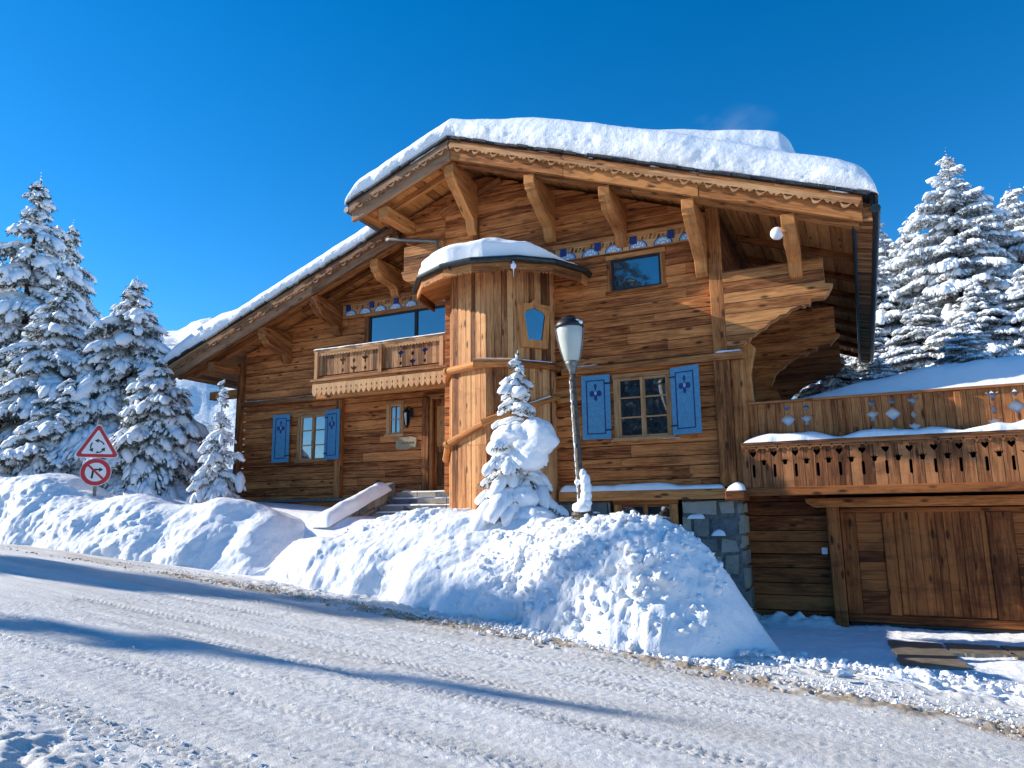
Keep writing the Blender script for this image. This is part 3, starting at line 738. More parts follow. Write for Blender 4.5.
# tower roof
RA = [-184, -153, -128, -104, -84, -58, -36, -12, 8]; RRad = 1.98; EZ = 6.60
def rp(a, r, z): return tp(a, r, z)
mb = MB()
for a0, a1 in zip(RA[:-1], RA[1:]):
    mb.prism([rp(a0, RRad-.03, EZ-.07), rp(a1, RRad-.03, EZ-.07), rp(a1, .1, EZ+.45), rp(a0, .1, EZ+.45)], (0, 0, .07), rp((a0+a1)/2, 1, 0)-TC)
TRF = mb.build('roof', W_SOFFIT, CH, label='many-sided roof over the stair tower')
mb = MB()
for a0, a1 in zip(RA[:-1], RA[1:]):
    p, q = rp(a0, RRad, EZ-.26), rp(a1, RRad, EZ-.26); d = (q-p).normalized(); n = Vector((d.y, -d.x, 0)); L = (q-p).length
    k = max(2, int(L/.13)); out = [(0, .24), (0, .03)]
    for i in range(k): out += [((i+.25)/k*L, -.01), ((i+.5)/k*L, .045), ((i+.75)/k*L, -.01), ((i+1)/k*L, .03)]
    out += [(L, .24)]
    mb.panel(out, [], p, d, (0, 0, 1), .04, d)
mb.build('carved_trim', W_BEAM, TRF)
mb = MB(); mb.tube([rp(a, RRad+.07, EZ-.02) for a in RA], .065, 10)
for a in (-60, -98): mb.tube([rp(a, RRad+.02, EZ-.03), rp(a, RRad+.10, EZ-.10), rp(a, RRad+.02, EZ-.12)], .02, 6)
mb.build('gutter', M_GUTTER, TRF)
mb = MB(); mb.tube([rp(-60, RRad+.09, EZ-.09), rp(-60, RRad+.09, EZ-.42)], [.018, .003], 6); mb.lathe(rp(-60, RRad+.10, EZ-.20), [(0.01, -.07), (.055, -.03), (.06, .02), (.02, .07)], 10); mb.build('icicle', SNOW_SOFT, TRF)
def tower_snow():
    na, nr = 150, 46; A = np.radians(np.linspace(-186, 12, na)); rr = np.linspace(0, 1, nr)
    AA, Q = np.meshgrid(A, rr, indexing='ij')
    thick = np.interp(np.degrees(AA), [-190, -165, -110, -80, -50, -25, 12], [.34, .48, .70, .70, .55, .16, .04])
    # poly radius of the roof
    ed = np.interp(np.degrees(AA), RA, [1]*len(RA)); Rr = 1.97-.05*np.abs(np.sin(AA*7))
    rad = Rr*np.where(Q < .12, 1.0, 1-(Q-.12)/.88)
    edge = np.sqrt(np.clip(1-(1-np.clip(Q/.34, 0, 1))**2, 0, 1))
    base = EZ+.02+.24*(1-rad/Rr)
    Z = base + thick*edge*(.72+.28*(1-rad/Rr)); rad = rad+.06*np.sin(np.clip(Q/.34, 0, 1)*math.pi)*thick
    X = TC.x+rad*np.cos(AA); Y = TC.y+rad*np.sin(AA)
    n = fbm(X*2.2, Y*2.2, Z*2, 4, 77); Z = Z+.035*n*edge; X += .02*n*np.cos(AA); Y += .02*n*np.sin(AA)
    v = np.stack([X, Y, Z], -1).reshape(-1, 3)-np.array(CH.location)
    link('snow_cover', np_mesh('snow_cover', v, grid_faces(na, nr), SNOW_SOFT, True), TRF)
tower_snow()

# ================================================================== left balcony
def diamond(cx, cy, w, h): return [(cx-w, cy), (cx, cy-h), (cx+w, cy), (cx, cy+h)]
def heart(cx, cy, s): return [(cx+s*x, cy+s*y) for x, y in ((0, -1), (.75, -.1), (.95, .45), (.6, .8), (.25, .72), (0, .42), (-.25, .72), (-.6, .8), (-.95, .45), (-.75, -.1))]
def cup(cx, cy, s): return [(cx+s*x, cy+s*y) for x, y in ((0, -1), (.28, -.85), (.22, -.3), (.8, .1), (1, .75), (.45, .45), (0, .95), (-.45, .45), (-1, .75), (-.8, .1), (-.22, -.3), (-.28, -.85))]
def slot(cx, y0, y1, w): return [(cx-w, y0+w), (cx, y0), (cx+w, y0+w), (cx+w, y1-w), (cx, y1), (cx-w, y1-w)]
def motif(cx, z, s, kind):
    if kind == 0: return [diamond(cx, z+.19*s, .05*s, .055*s), cup(cx, z+.02*s, .085*s), diamond(cx, z-.17*s, .035*s, .05*s)]
    if kind == 1: return [diamond(cx, z+.2*s, .045*s, .05*s), diamond(cx, z+.03*s, .10*s, .095*s), cup(cx, z-.2*s, .07*s)]
    return [cup(cx, z+.18*s, .07*s), diamond(cx, z, .04*s, .06*s), cup(cx, z-.17*s, .08*s)]
mb = MB(); mb.box(-12.28, -8.2, 14.12, 15.16, 4.98, 5.06); BAL = mb.build('balcony', W_BEAM, CH, bevel=.008, label='carved timber balcony over the entrance')
holes = []
for c0 in (-11.10, -9.38):
    for k, kd in ((-.34, 0), (0, 2), (.34, 0)): holes += [[(x+12.3, z) for x, z in h] for h in motif(c0+k, .30, 1.25, kd)]
zig = [(0, .60), (0, .0)]; zig += [(4.1, .0), (4.1, .60)]
mb = MB(); mb.panel(zig[::-1], holes, (-12.3, 14.16, 5.09), (1, 0, 0), (0, 0, 1), .035, (0, 0, 1)); mb.build('railing', W_CUTL, BAL)
# painted blue surrounds inside the right hand cut-outs
mb = MB()
for c0 in (-9.38,):
    for k in (-.34, 0, .34): mb.box(c0+k-.09, c0+k+.09, 14.20, 14.21, 5.12, 5.68)
mb.build('backing_board', M_NAVY, BAL)
mb = MB(); mb.box(-12.34, -8.2, 14.10, 14.20, 5.69, 5.76); 
mb.build('handrail', W_LIGHT, BAL, bevel=.008)
mb = MB(); mb.panel([(0, .07), (0, 0)]+[(x*.09+o, y) for x in range(45) for o, y in ((.03, -.035), (.06, -.035), (.09, 0))]+[(4.06, .07)], [], (-12.3, 14.11, 5.62), (1, 0, 0), (0, 0, 1), .02, (1, 0, 0)); mb.build('carved_trim', W_LIGHT, BAL)
for x in (-12.25, -10.28, -8.55):
    mb = MB(); mb.box(x-.05, x+.05, 14.08, 14.14, 5.0, 5.7, (0, 0, 1)); mb.build('post', W_LIGHT, BAL, bevel=.008)
mb = MB(); mb.box(-12.36, -8.2, 14.02, 14.20, 4.93, 4.985); mb.build('floor_edge', W_LIGHT, BAL, bevel=.006)
mb = MB(); mb.box(-12.30, -8.2, 14.06, 14.12, 4.72, 4.925); mb.build('fringe_board', W_BEAM, BAL, bevel=.006)
n = 27; per = 4.1/n; out = [(0, .12)]
for i in range(n): out += [(i*per+.004, -.08), (i*per+.035, -.15), (i*per+per/2, -.19), (i*per+per-.035, -.15), (i*per+per-.004, -.08), (i*per+per-.004, -.04), ((i+1)*per, -.03)]
out += [(4.1, .12)]
mb = MB(); mb.panel(out[::-1], [diamond((i+1)*per, -.01, .022, .045) for i in range(n-1)], (-12.3, 14.045, 4.74), (1, 0, 0), (0, 0, 1), .028, (0, 0, 1)); mb.build('carved_fringe', W_LIGHT, BAL)
mb = MB(); mb.box(-12.25, -8.2, 14.14, 14.32, 4.50, 4.66); mb.build('joist', W_BEAM, BAL, bevel=.012)
mb = MB()
for x in (-12.1, -11.0, -9.9, -8.9): mb.box(x-.08, x+.08, 14.33, 15.1, 4.80, 4.97, (0, 1, 0))
mb.build('joist', W_BEAM, BAL, bevel=.01)
def snow_strip(name, parent, x0, x1, y0, y1, z, h, seed=1, humps=None, sub=.03, mat=None):
    """low loaf of snow lying along x on a ledge"""
    nx = max(8, int((x1-x0)/sub)); ny = 18; xs = np.linspace(x0, x1, nx); u = np.linspace(0, 1, ny)
    X, Uu = np.meshgrid(xs, u, indexing='ij')
    prof = np.sqrt(np.clip(1-(2*Uu-1)**2, 0, 1))
    e = np.sqrt(np.clip(1-(1-np.clip(np.minimum(X-x0, x1-X)/(h*1.2+.02), 0, 1))**2, 0, 1))
    hh = h*(1+.35*fbm(X*1.3, X*0, None, 3, seed))
    if humps is not None: hh = hh*np.interp(X, humps[0], humps[1])
    Z = z+prof*e*np.clip(hh, .008, None); Y = y0+(y1-y0)*Uu-.02*fbm(X*4, Uu*2, None, 3, seed+4)*e
    v = np.stack([X, Y, Z], -1).reshape(-1, 3)
    if parent: v = v-np.array(origin(parent))
    return link(name, np_mesh(name, v, grid_faces(nx, ny), mat or SNOW_SOFT, True), parent)
snow_strip('snow_cover', BAL, -12.35, -8.25, 14.08, 14.22, 5.755, .03, 3)
snow_strip('snow_dusting', CH, -5.45, -4.7, 13.855, 13.97, 4.582, .02, 5); snow_strip('snow_dusting', CH, -2.35, -1.85, 13.855, 13.97, 4.582, .035, 6)
snow_strip('snow_cover', CH, -5.58, -2.32, 13.80, 13.985, 2.03, .10, 9); snow_strip('snow_cover', CH, -2.28, -1.94, 13.74, 14.04, 1.985, .17, 12)
snow_strip('snow_dusting', CH, -15.5, -12.9, 15.075, 15.17, 4.802, .012, 15); snow_strip('snow_dusting', CH, -4.5, -3.1, 13.93, 13.99, 3.012, .02, 16)

# ================================================================== terrace over the garage
X1 = 5.6
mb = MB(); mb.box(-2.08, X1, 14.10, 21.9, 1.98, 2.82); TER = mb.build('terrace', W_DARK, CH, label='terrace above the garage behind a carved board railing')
mb = MB(); mb.box(-1.98, X1, 13.84, 14.20, 2.80, 2.845); mb.build('ledge', W_SKIRT, TER, bevel=.006)
mb = MB(); mb.box(-1.98, X1, 13.86, 14.02, 1.88, 2.03); mb.build('beam', W_DARK, TER, bevel=.012)
L = X1+1.98; holes = []
nper = int(L/.36)
for i in range(nper):
    c = (i+.55)*.36; holes += [heart(c, .60, .062), slot(c, .17, .42, .024), [(c+.18+x*.066, .46+y*.066) for x, y in ((0, -1), (.5, -.75), (.55, -.1), (1.15, .55), (.4, .3), (.3, .9), (0, .35), (-.3, .9), (-.4, .3), (-1.15, .55), (-.55, -.1), (-.5, -.75))]]
holes = [h for h in holes if max(p[0] for p in h) < L-.02]
mb = MB(); mb.panel([(0, 0), (L, 0), (L, .77), (0, .77)], holes, (-1.98, 13.90, 2.03), (1, 0, 0), (0, 0, 1), .035, (0, 0, 1)); mb.build('skirt_boards', W_SKIRT, TER)
n = int(L/.18); out = [(0, .10)]
for i in range(n): out += [((i+.0)*.18, .0), ((i+.3)*.18, .01), ((i+.5)*.18, -.045), ((i+.7)*.18, .01)]
out += [(n*.18, 0), (L, 0), (L, .10)]
mb = MB(); mb.panel(out[::-1], [diamond((i+.5)*.18, .03, .018, .025) for i in range(n)], (-1.98, 13.868, 2.72), (1, 0, 0), (0, 0, 1), .026, (1, 0, 0)); mb.build('carved_trim', W_SKIRT, TER)
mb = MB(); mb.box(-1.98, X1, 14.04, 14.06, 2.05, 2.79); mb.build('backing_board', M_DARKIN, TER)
holes = []
for c0, kk in ((-1.0, (1, 0)), (.56, (0, 1, 2)), (2.36, (2, 1, 0)), (4.2, (0, 1, 2))):
    for j, kd in enumerate(kk):
        c = c0+(j-(len(kk)-1)/2)*.32; holes += [[(x+1.98, z) for x, z in h] for h in motif(c, .36, 1.30, kd)]
mb = MB(); mb.panel([(0, 0), (L, 0), (L, .72), (0, .72)], holes, (-1.98, 14.19, 2.86), (1, 0, 0), (0, 0, 1), .035, (0, 0, 1)); mb.build('railing', W_CUT, TER)
for x in (-.29, 1.55, 3.4):
    mb = MB(); mb.box(x-.055, x+.055, 14.10, 14.17, 2.88, 3.56, (0, 0, 1)); mb.prism([(x-.06, 14.09, 2.98), (x+.06, 14.09, 2.98), (x+.05, 14.06, 2.86), (x, 14.05, 2.82), (x-.05, 14.06, 2.86)], (0, .08, 0), (0, 0, 1)); mb.build('post', W_CUT, TER, bevel=.008)
mb = MB(); mb.box(-2.0, X1, 14.12, 14.28, 3.58, 3.63); mb.build('handrail', W_SKIRT, TER, bevel=.008)
hx = np.linspace(-1.95, X1, 300); hv = np.interp((hx+.29) % 1.84, [0, .12, .5, .95, 1.4, 1.74, 1.84], [.28, .45, .95, 1.15, .95, .40, .28])
snow_strip('snow_cover', TER, -1.93, X1, 13.835, 14.21, 2.845, .165, 20, (hx, hv))
def terrace_snow():
    xs = np.linspace(-2.06, X1, 200); ys = np.concatenate([np.linspace(14.22, 15.4, 30), np.linspace(15.5, 21.8, 60)])
    X, Y = np.meshgrid(xs, ys, indexing='ij')
    top = np.interp(X, [-2.06, -1.5, -.6, .4, 1.2, 2.4, 5.6], [3.62, 3.68, 3.86, 4.06, 4.20, 4.26, 4.3])
    f = sstep(14.20, 15.2, Y); Z = 3.44+(top-3.44)*f**.7 + .03*fbm(X*1.2, Y*1.2, None, 4, 8)
    Z = np.where(Y > 17, Z+(Y-17)*.02, Z)
    Z[:, 0] = 2.86
    v = np.stack([X, Y, Z], -1).reshape(-1, 3)-np.array(CH.location)
    link('snow_cover', np_mesh('snow_cover', v, grid_faces(*X.shape), SNOW_SOFT, True), TER)
terrace_snow()

# ================================================================== garage door
mb = MB(); x0, x1, z0, z1 = -.44, 2.94, -.34, 1.62; y = 14.72
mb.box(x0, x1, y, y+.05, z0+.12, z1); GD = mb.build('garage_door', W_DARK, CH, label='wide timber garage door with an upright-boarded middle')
mb = MB()
def hpl(a, b):
    z = z0+.16
    while z < z1-.1:
        h = min(random.uniform(.15, .2), z1-.06-z); mb.box(a, b, y-.02-random.uniform(0, .008), y, z+.004, z+h-.004); z += h
hpl(-.19, .22); hpl(2.18, 2.76)
x = .42
while x < 1.79: w = min(random.uniform(.11, .16), 1.80-x); mb.box(x+.003, x+w-.003, y-.025-random.uniform(0, .01), y, z0+.16, z1-.05, (0, 0, 1)); x += w
mb.build('panel_boards', W_DARK, GD, bevel=.005)
mb = MB()
for a, b in ((x0, -.20), (.23, .41), (1.81, 2.17), (2.77, x1)): mb.box(a, b, y-.06, y-.001, z0+.14, z1-.06, (0, 0, 1))
mb.box(x0, x1, y-.065, y-.002, z0+.0, z0+.135); mb.box(x0, x1, y-.055, y-.002, z1-.055, z1+.02)
mb.build('door_frame', W_DARK, GD, bevel=.01)
mb = MB(); mb.box(x0+.02, x1, y-.05, y+.02, z0-.12, z0-.01); mb.build('rubber_seal', M_BLACK, GD)
mb = MB(); mb.box(-.66, -.45, 14.48, 14.70, -.75, 1.66, (0, 0, 1)); mb.build('garage_post', W_DARK, CH, bevel=.015)
mb = MB(); mb.box(2.95, 3.16, 14.48, 14.70, -.75, 1.66, (0, 0, 1)); mb.build('garage_post', W_DARK, CH, bevel=.015)
mb = MB(); mb.prism([(-.86, 14.40, 1.67), (-.80, 14.40, 1.66), (X1, 14.40, 1.66), (X1, 14.40, 1.83), (-1.0, 14.40, 1.83), (-.98, 14.40, 1.74)], (0, .29, 0)); mb.build('lintel', W_SIDING, CH, bevel=.012)
# ================================================================== stone basement
def stone_face(mb, x0, x1, z0, z1, pos, axis='x', rows=.36, openings=(), seed=2, out=-1):
    rg = random.Random(seed); z = z0
    while z < z1-.02:
        h = rg.uniform(.7, 1.3)*rows; zt = z1 if z1-z-h < .12 else z+h; x = x0
        while x < x1-.01:
            w = rg.uniform(.30, .80); xt = x1 if x1-x-w < .15 else x+w
            segs = [(x, xt)]
            for o in openings:
                if o[2] < zt-.02 and o[3] > z+.02: segs = [s2 for s1 in segs for s2 in split_iv([s1], o[0], o[1])]
            for a, b in segs:
                if b-a < .04: continue
                d = rg.uniform(.01, .05); j = lambda: rg.uniform(-.06, .06); g = .006
                A = [(a+g+abs(j()), z+g+abs(j())), (b-g-abs(j()), z+g+abs(j())), (b-g-abs(j()), zt-g-abs(j())), (a+g+abs(j()), zt-g-abs(j()))]
                f = pos+out*d; bk = pos-out*.05
                if axis == 'x': P = [(A[0][0], f, A[0][1]), (A[1][0], f, A[1][1]), (A[1][0], bk, A[1][1]), (A[0][0], bk, A[0][1]), (A[3][0], f, A[3][1]), (A[2][0], f, A[2][1]), (A[2][0], bk, A[2][1]), (A[3][0], bk, A[3][1])]
                else: P = [(f, A[0][0], A[0][1]), (f, A[1][0], A[1][1]), (bk, A[1][0], A[1][1]), (bk, A[0][0], A[0][1]), (f, A[3][0], A[3][1]), (f, A[2][0], A[2][1]), (bk, A[2][0], A[2][1]), (bk, A[3][0], A[3][1])]
                mb.hexa(P, (1, 0, 0), rg.random())
            x = xt
        z = zt
mb = MB(); stone_face(mb, -5.7, -2.13, -.6, 1.83, 13.96, openings=[(-4.55, -3.15, .5, 1.9)]); stone_face(mb, 13.94, 14.7, -.6, 1.80, -2.08, 'y', seed=6, out=1)
ST = mb.build('stone_basement', M_STONE, CH, bevel=.055)
mb = MB(); mb.box(-5.7, -4.56, 13.965, 14.15, -.6, 1.83); mb.box(-3.14, -2.10, 13.965, 14.68, -.6, 1.82); mb.box(-4.56, -3.14, 13.99, 14.15, -.6, .6); mb.build('mortar', M_MORTAR, ST)
snow_strip('snow_patch', ST, -2.62, -2.36, 13.88, 13.97, 1.17, .14, 41, sub=.02); snow_strip('snow_patch', ST, -3.05, -2.72, 13.89, 13.97, 1.48, .07, 42, sub=.02); snow_strip('snow_patch', ST, -4.95, -4.75, 13.89, 13.97, 1.6, .05, 43, sub=.02)
# ================================================================== entrance
mb = MB(); mb.box(-9.42, -8.62, 15.22, 15.28, 2.12, 4.42, (0, 0, 1)); DR = mb.build('entrance_door', W_SIDING, CH)
mb = MB()
for a, b, c, d in ((-9.34, -9.06, 2.3, 3.1), (-8.98, -8.7, 2.3, 3.1), (-9.34, -9.06, 3.25, 4.25), (-8.98, -8.7, 3.25, 4.25)): mb.box(a, b, 15.195, 15.219, c, d, (0, 0, 1))
mb.build('door_panel', W_BEAM, DR, bevel=.01)
mb = MB(); mb.box(-9.52, -9.42, 15.10, 15.30, 2.12, 4.42, (0, 0, 1)); mb.box(-8.62, -8.5, 15.10, 15.30, 2.12, 4.42, (0, 0, 1)); mb.box(-9.52, -8.5, 15.11, 15.30, 4.42, 4.54); mb.build('door_frame', W_BEAM, CH, bevel=.012)
mb = MB(); mb.tube([(-8.74, 15.23, 3.14), (-8.74, 15.18, 3.14), (-8.86, 15.17, 3.14)], .012, 8); mb.build('handle', M_BLACK, DR)

# ---- things fixed on or standing by the house
LT = empty('wall_lantern', (-10.08, 15.18, 3.95), 'small black iron lantern beside the little window by the entrance', 'lantern')
mb = MB(); cx, cy = -10.08, 14.98
mb.tube([(cx, 15.19, 4.16), (cx, 15.10, 4.26), (cx, cy, 4.27), (cx, cy, 4.18)], .014, 8); mb.box(cx-.05, cx+.05, 15.17, 15.195, 4.02, 4.24, (0, 0, 1)); mb.build('bracket', M_BLACK, LT)
mb = MB(); mb.lathe((cx, cy, 3.78), [(.01, -.06), (.03, -.03), (.055, .0), (.06, .02)], 6); mb.lathe((cx, cy, 4.10), [(.125, 0), (.115, .02), (.05, .09), (.02, .12), (.015, .15)], 6)
for k in range(6):
    t = math.pi*k/3; mb.tube([(cx+.06*math.cos(t), cy+.06*math.sin(t), 3.79), (cx+.11*math.cos(t), cy+.11*math.sin(t), 4.10)], .008, 5)
mb.build('lantern_frame', M_BLACK, LT)
mb = MB(); mb.lathe((cx, cy, 3.80), [(.05, 0), (.10, .30)], 6); mb.build('lamp_glass', M_GLASS, LT)
mb = MB(); mb.prism([(-10.50, 15.12, 3.24), (-10.20, 15.12, 3.20), (-9.90, 15.12, 3.26), (-9.88, 15.12, 3.48), (-10.05, 15.12, 3.53), (-10.40, 15.12, 3.52), (-10.52, 15.12, 3.44)], (0, .05, 0))
pl = mb.build('name_plaque', M_PLAQUE, None, bevel=.012); tag(pl, 'pale wooden name plaque under the lantern by the entrance', 'plaque')
mb = MB()
for x0_, w_ in ((-10.32, .05), (-10.24, .03), (-10.18, .06), (-10.09, .04), (-10.02, .05)): mb.tube([(x0_, 15.117, 3.36), (x0_+w_*.5, 15.116, 3.40), (x0_+w_, 15.117, 3.35)], .006, 5)
mb.build('carved_lettering', M_BROWNMETAL, pl)
GB = empty('globe_lamp', (-.98, 13.1, 6.42), 'white globe lamp under the right eave of the main gable', 'lamp')
mb = MB(); mb.lathe((-1.0, 12.96, 6.42), [(.115*math.sin(math.pi*k/12)+.001, -.115*math.cos(math.pi*k/12)) for k in range(13)], 20); mb.build('globe', M_WHITE, GB, smooth=True)
mb = MB(); mb.tube([(-.93, 13.0, 6.46), (-.82, 13.08, 6.50)], .045, 10); mb.build('holder', simple('copper', (.5, .16, .05), .4, .5, .6), GB)
mb = MB(); mb.box(-.80, -.70, 14.655, 14.685, .82, .94); db = mb.build('door_entry_box', M_WHITE, None, bevel=.006); tag(db, 'small white entry box on the dark planks left of the garage door', 'entry box')
# stone steps
def steps():
    S = empty('stone_steps', (-8.9, 13.4, 1.5), 'grey stone steps with a dusting of snow leading up to the entrance', 'steps')
    for i in range(5):
        mb = MB(); y0 = 13.0+i*.32; z = 1.38+i*.155; x = -9.9
        while x < -7.9: w = min(random.uniform(.5, .9), -7.85-x); mb.box(x+.006, x+w-.006, y0, y0+.36, z, z+.12+random.uniform(0, .006)); mb.box(x+.02, x+w-.02, y0+.03, y0+.4, z-.2, z); x += w
        st = mb.build('step', M_STONE, S, bevel=.012)
        snow_strip('snow_dusting', st, -9.85, -8.0, y0+.10, y0+.34, z+.126, .035, 60+i)
    mb = MB(); mb.box(-9.9, -7.8, 14.6, 15.15, 1.2, 2.11); mb.build('landing', M_STONE, S, bevel=.01)
    Wl = empty('stair_wall', (-10.05, 13.0, 1.4), 'sloping rough stone wall beside the steps under a thick roll of snow', 'wall')
    mb = MB(); ys = np.linspace(11.95, 14.35, 10)
    for a, b in zip(ys[:-1], ys[1:]):
        f = lambda q: 1.52+(q-11.95)*.36+random.uniform(-.03, .03)
        for zz in (0, .33, .66):
            pa = f(a)-.95+zz*.95; pb = pa+.31
            mb.hexa([(-10.19, a+.01, pa), (-9.93-random.uniform(0, .03), a+.01, pa), (-9.93-random.uniform(0, .03), b-.01, pa+.07), (-10.19, b-.01, pa+.07), (-10.19, a+.01, pb), (-9.94, a+.01, pb), (-9.94, b-.01, pb+.07), (-10.19, b-.01, pb+.07)])
    mb.build('masonry', M_STONE, Wl, bevel=.03)
    nx, ny = 90, 24; yy = np.linspace(11.85, 14.05, nx); u = np.linspace(0, 1, ny); Yg, U = np.meshgrid(yy, u, indexing='ij')
    e = np.sqrt(np.clip(1-(1-np.clip(np.minimum(Yg-11.85, 14.05-Yg)/.2, 0, 1))**2, 0, 1)); pr = np.sqrt(np.clip(1-(2*U-1)**2, 0, 1))
    Z = 1.42+(Yg-11.95)*.36+pr*e*(.28+.05*fbm(Yg*1.5, U, None, 3, 71)); X = -10.06+(U-.5)*.44+.02*fbm(Yg*3, U*2, None, 3, 72)
    link('snow_cover', np_mesh('snow_cover', np.stack([X, Yg, Z], -1).reshape(-1, 3)-np.array(Wl.location), grid_faces(nx, ny), SNOW_SOFT, True), Wl)
steps()

# ================================================================== ROAD, GROUND, MOUNTAIN
def road_mat():
    t = NT('packed_road_snow'); ob = t.n('ShaderNodeTexCoord').outputs['Object']
    dirt = t.n('ShaderNodeAttribute', attribute_name='dirt').outputs['Fac']
    streak = t.noise(t.mp(ob, (.16, 2.6, 1)), 1.6, 5, .6, .3)
    blot = t.noise(ob, 2.3, 6, .65); fine = t.noise(ob, 38, 5, .7); grit = t.noise(ob, 130, 3, .7)
    f = t.math('ADD', t.math('MULTIPLY', streak, .55), t.math('ADD', t.math('MULTIPLY', blot, .25), t.math('MULTIPLY', fine, .32)))
    col = t.ramp(f, [(.36, (.58, .565, .535)), (.50, (.76, .75, .73)), (.64, (.86, .86, .855))])
    sp = t.ramp(t.noise(ob, 55, 4, .7), [(.47, (0, 0, 0)), (.60, (1, 1, 1))])
    col = t.mix(t.math('MULTIPLY', sp, t.math('ADD', .06, t.math('MULTIPLY', blot, .38))), col, (.42, .40, .37))
    g = t.ramp(grit, [(.50, (0, 0, 0)), (.66, (1, 1, 1))])
    col = t.mix(t.math('MULTIPLY', g, .22), col, (.30, .27, .24))
    dd = t.math('MULTIPLY', dirt, t.math('ADD', .35, t.math('MULTIPLY', fine, 1.3)), True)
    col = t.mix(dd, col, (.40, .31, .22))
    t.base(col, .6, .4)
    # tyre treads: small ribs along narrow lanes
    sx = t.n('ShaderNodeSeparateXYZ'); t.l(ob, sx.inputs[0]); X, Y = sx.outputs[0], sx.outputs[1]
    tread = None
    wob = t.math('MULTIPLY', t.noise(t.mp(ob, (.12, .1, 1)), 1, 2, .5), 1.0)
    Yw = t.math('ADD', Y, wob)
    for c, w, per, k in ((3.55, .13, .085, 3.0), (4.15, .12, .07, -3.0), (4.55, .14, .09, 2.5), (5.35, .13, .08, -2.5), (6.05, .13, .075, 3), (6.9, .14, .09, -3), (7.45, .14, .085, 2), (8.35, .13, .08, -2), (9.0, .15, .09, 2.4)):
        dy = t.math('SUBTRACT', Yw, c); m = t.math('LESS_THAN', t.math('ABSOLUTE', dy), w)
        ph = t.math('ADD', X, t.math('MULTIPLY', t.math('ABSOLUTE', dy), k*.25))
        sn = t.math('MULTIPLY', t.math('SINE', t.math('MULTIPLY', ph, 6.2832/per)), m)
        tread = sn if tread is None else t.math('ADD', tread, sn)
    msk = t.ramp(t.noise(t.mp(ob, (.5, 1.6, 1)), 1.1, 3, .6), [(.42, (0, 0, 0)), (.60, (1, 1, 1))])
    tread = t.math('MULTIPLY', tread, msk)
    n0 = t.bump(t.noise(t.mp(ob, (.35, 3, 1)), 3, 5, .6), .35, .04)
    n1 = t.bump(fine, .8, .020, n0); n2 = t.bump(tread, .12, .004, n1); n3 = t.bump(grit, .7, .012, n2)
    t.l(n3, t.p.inputs['Normal']); return t.m
ROADM = road_mat()
def spaced(a, b, fine_a, fine_b, d, coarse):
    L = [fine_a]; s = d
    while L[-1] > a: s = min(s*1.35, coarse); L.append(L[-1]-s)
    M_ = list(np.arange(fine_a+d, fine_b, d)); Rr = [fine_b]; s = d
    while Rr[-1] < b: s = min(s*1.35, coarse); Rr.append(Rr[-1]+s)
    return np.array(L[::-1]+M_+Rr)
def band_y(X): return np.interp(X, [-20, -9.3, -7.7, -6, -4.2, -2.6, -.8, 1, 6], [9.35, 9.22, 9.12, 8.84, 8.88, 8.74, 8.52, 8.20, 7.6])+.05*vnoise(X*1.3, X*0, None, 3)
def dirt_band(X, Y):
    yc = band_y(X)
    d = np.exp(-((Y-yc)/.30)**2)*(.62+.9*vnoise(X*6, Y*9, None, 5))*np.interp(X, [-20, -9, -5, 6], [.45, .75, 1.25, 1.2])
    d += .35*np.exp(-((Y-6.5-.25*np.sin(X*.3))/.35)**2)*(.6+.5*vnoise(X*.8, Y*2, None, 7))*np.interp(X, [-14, -5, 0], [.1, .8, 1])
    d += .30*np.exp(-((Y-8.2)/.3)**2)*(.5+.5*vnoise(X*.6, Y*2, None, 9))
    return np.clip(d, 0, 1)
def road():
    xs = spaced(-60, 16, -9.5, 1.9, .020, 1.2); ys = spaced(-7, 9.95, 2.6, 9.90, .022, .6)
    X, Y = np.meshgrid(xs, ys, indexing='ij'); Z = road_z(X, Y)+.012
    near = 1.0
    Z += .020*fbm(X*.35, Y*2.2, None, 3, 11)                        # ruts along the road
    Z += .008*fbm(X*1.4, Y*6, None, 4, 12)
    Z += .004*np.abs(fbm(X*8, Y*15, None, 3, 13))
    rg = vnoise(X*.45, Y*.5, None, 51)
    for k, (c, w, per) in enumerate(((3.5, .14, .088), (3.92, .12, .075), (4.55, .15, .09), (5.0, .12, .08), (5.75, .15, .076), (6.5, .15, .09), (7.2, .16, .085), (7.62, .12, .08), (8.25, .16, .09))):
        yc = c+.10*np.sin(X*.21+k)+.05*vnoise(X*.4, X*0, None, 60+k); dy = Y-yc
        m = np.clip(1-(np.abs(dy)/w)**4, 0, 1)*np.clip(vnoise(X*.5, Y*1.2, None, 80+k)*1.5+.75, 0, 1)
        Z += m*(.0085*np.sign(np.sin(6.2832*(X+np.abs(dy)*(1.2 if k % 2 else -1.2))/per))*(np.abs(dy) > .02)-.014)
    Z += .005*vnoise(X*20, Y*26, None, 52)*np.clip(.6+.6*rg, 0, 1)+.006*vnoise(X*40, Y*40, None, 53)
    db = dirt_band(X, Y)
    ridge = np.exp(-((Y-band_y(X))/.24)**2)
    Z += ridge*(.020+.040*np.abs(fbm(X*7, Y*8, None, 4, 14)))
    lum = sstep(3.55, 2.7, Y-.12*X*0)*sstep(-1.0, -3.0, X+ (Y-3)*0)   # churned snow on the near side
    Z += lum*(.06*np.abs(fbm(X*5, Y*5, None, 4, 15))+.02)
    side = sstep(9.25, 9.7, Y); Z += side*.05*np.abs(fbm(X*4, Y*5, None, 4, 16))
    o = link('road', np_mesh('road', np.stack([X, Y, Z], -1).reshape(-1, 3), grid_faces(*X.shape), ROADM, True, {'dirt': ('POINT', (db*(1-lum)).ravel())}))
    tag(o, kind='structure')
road()
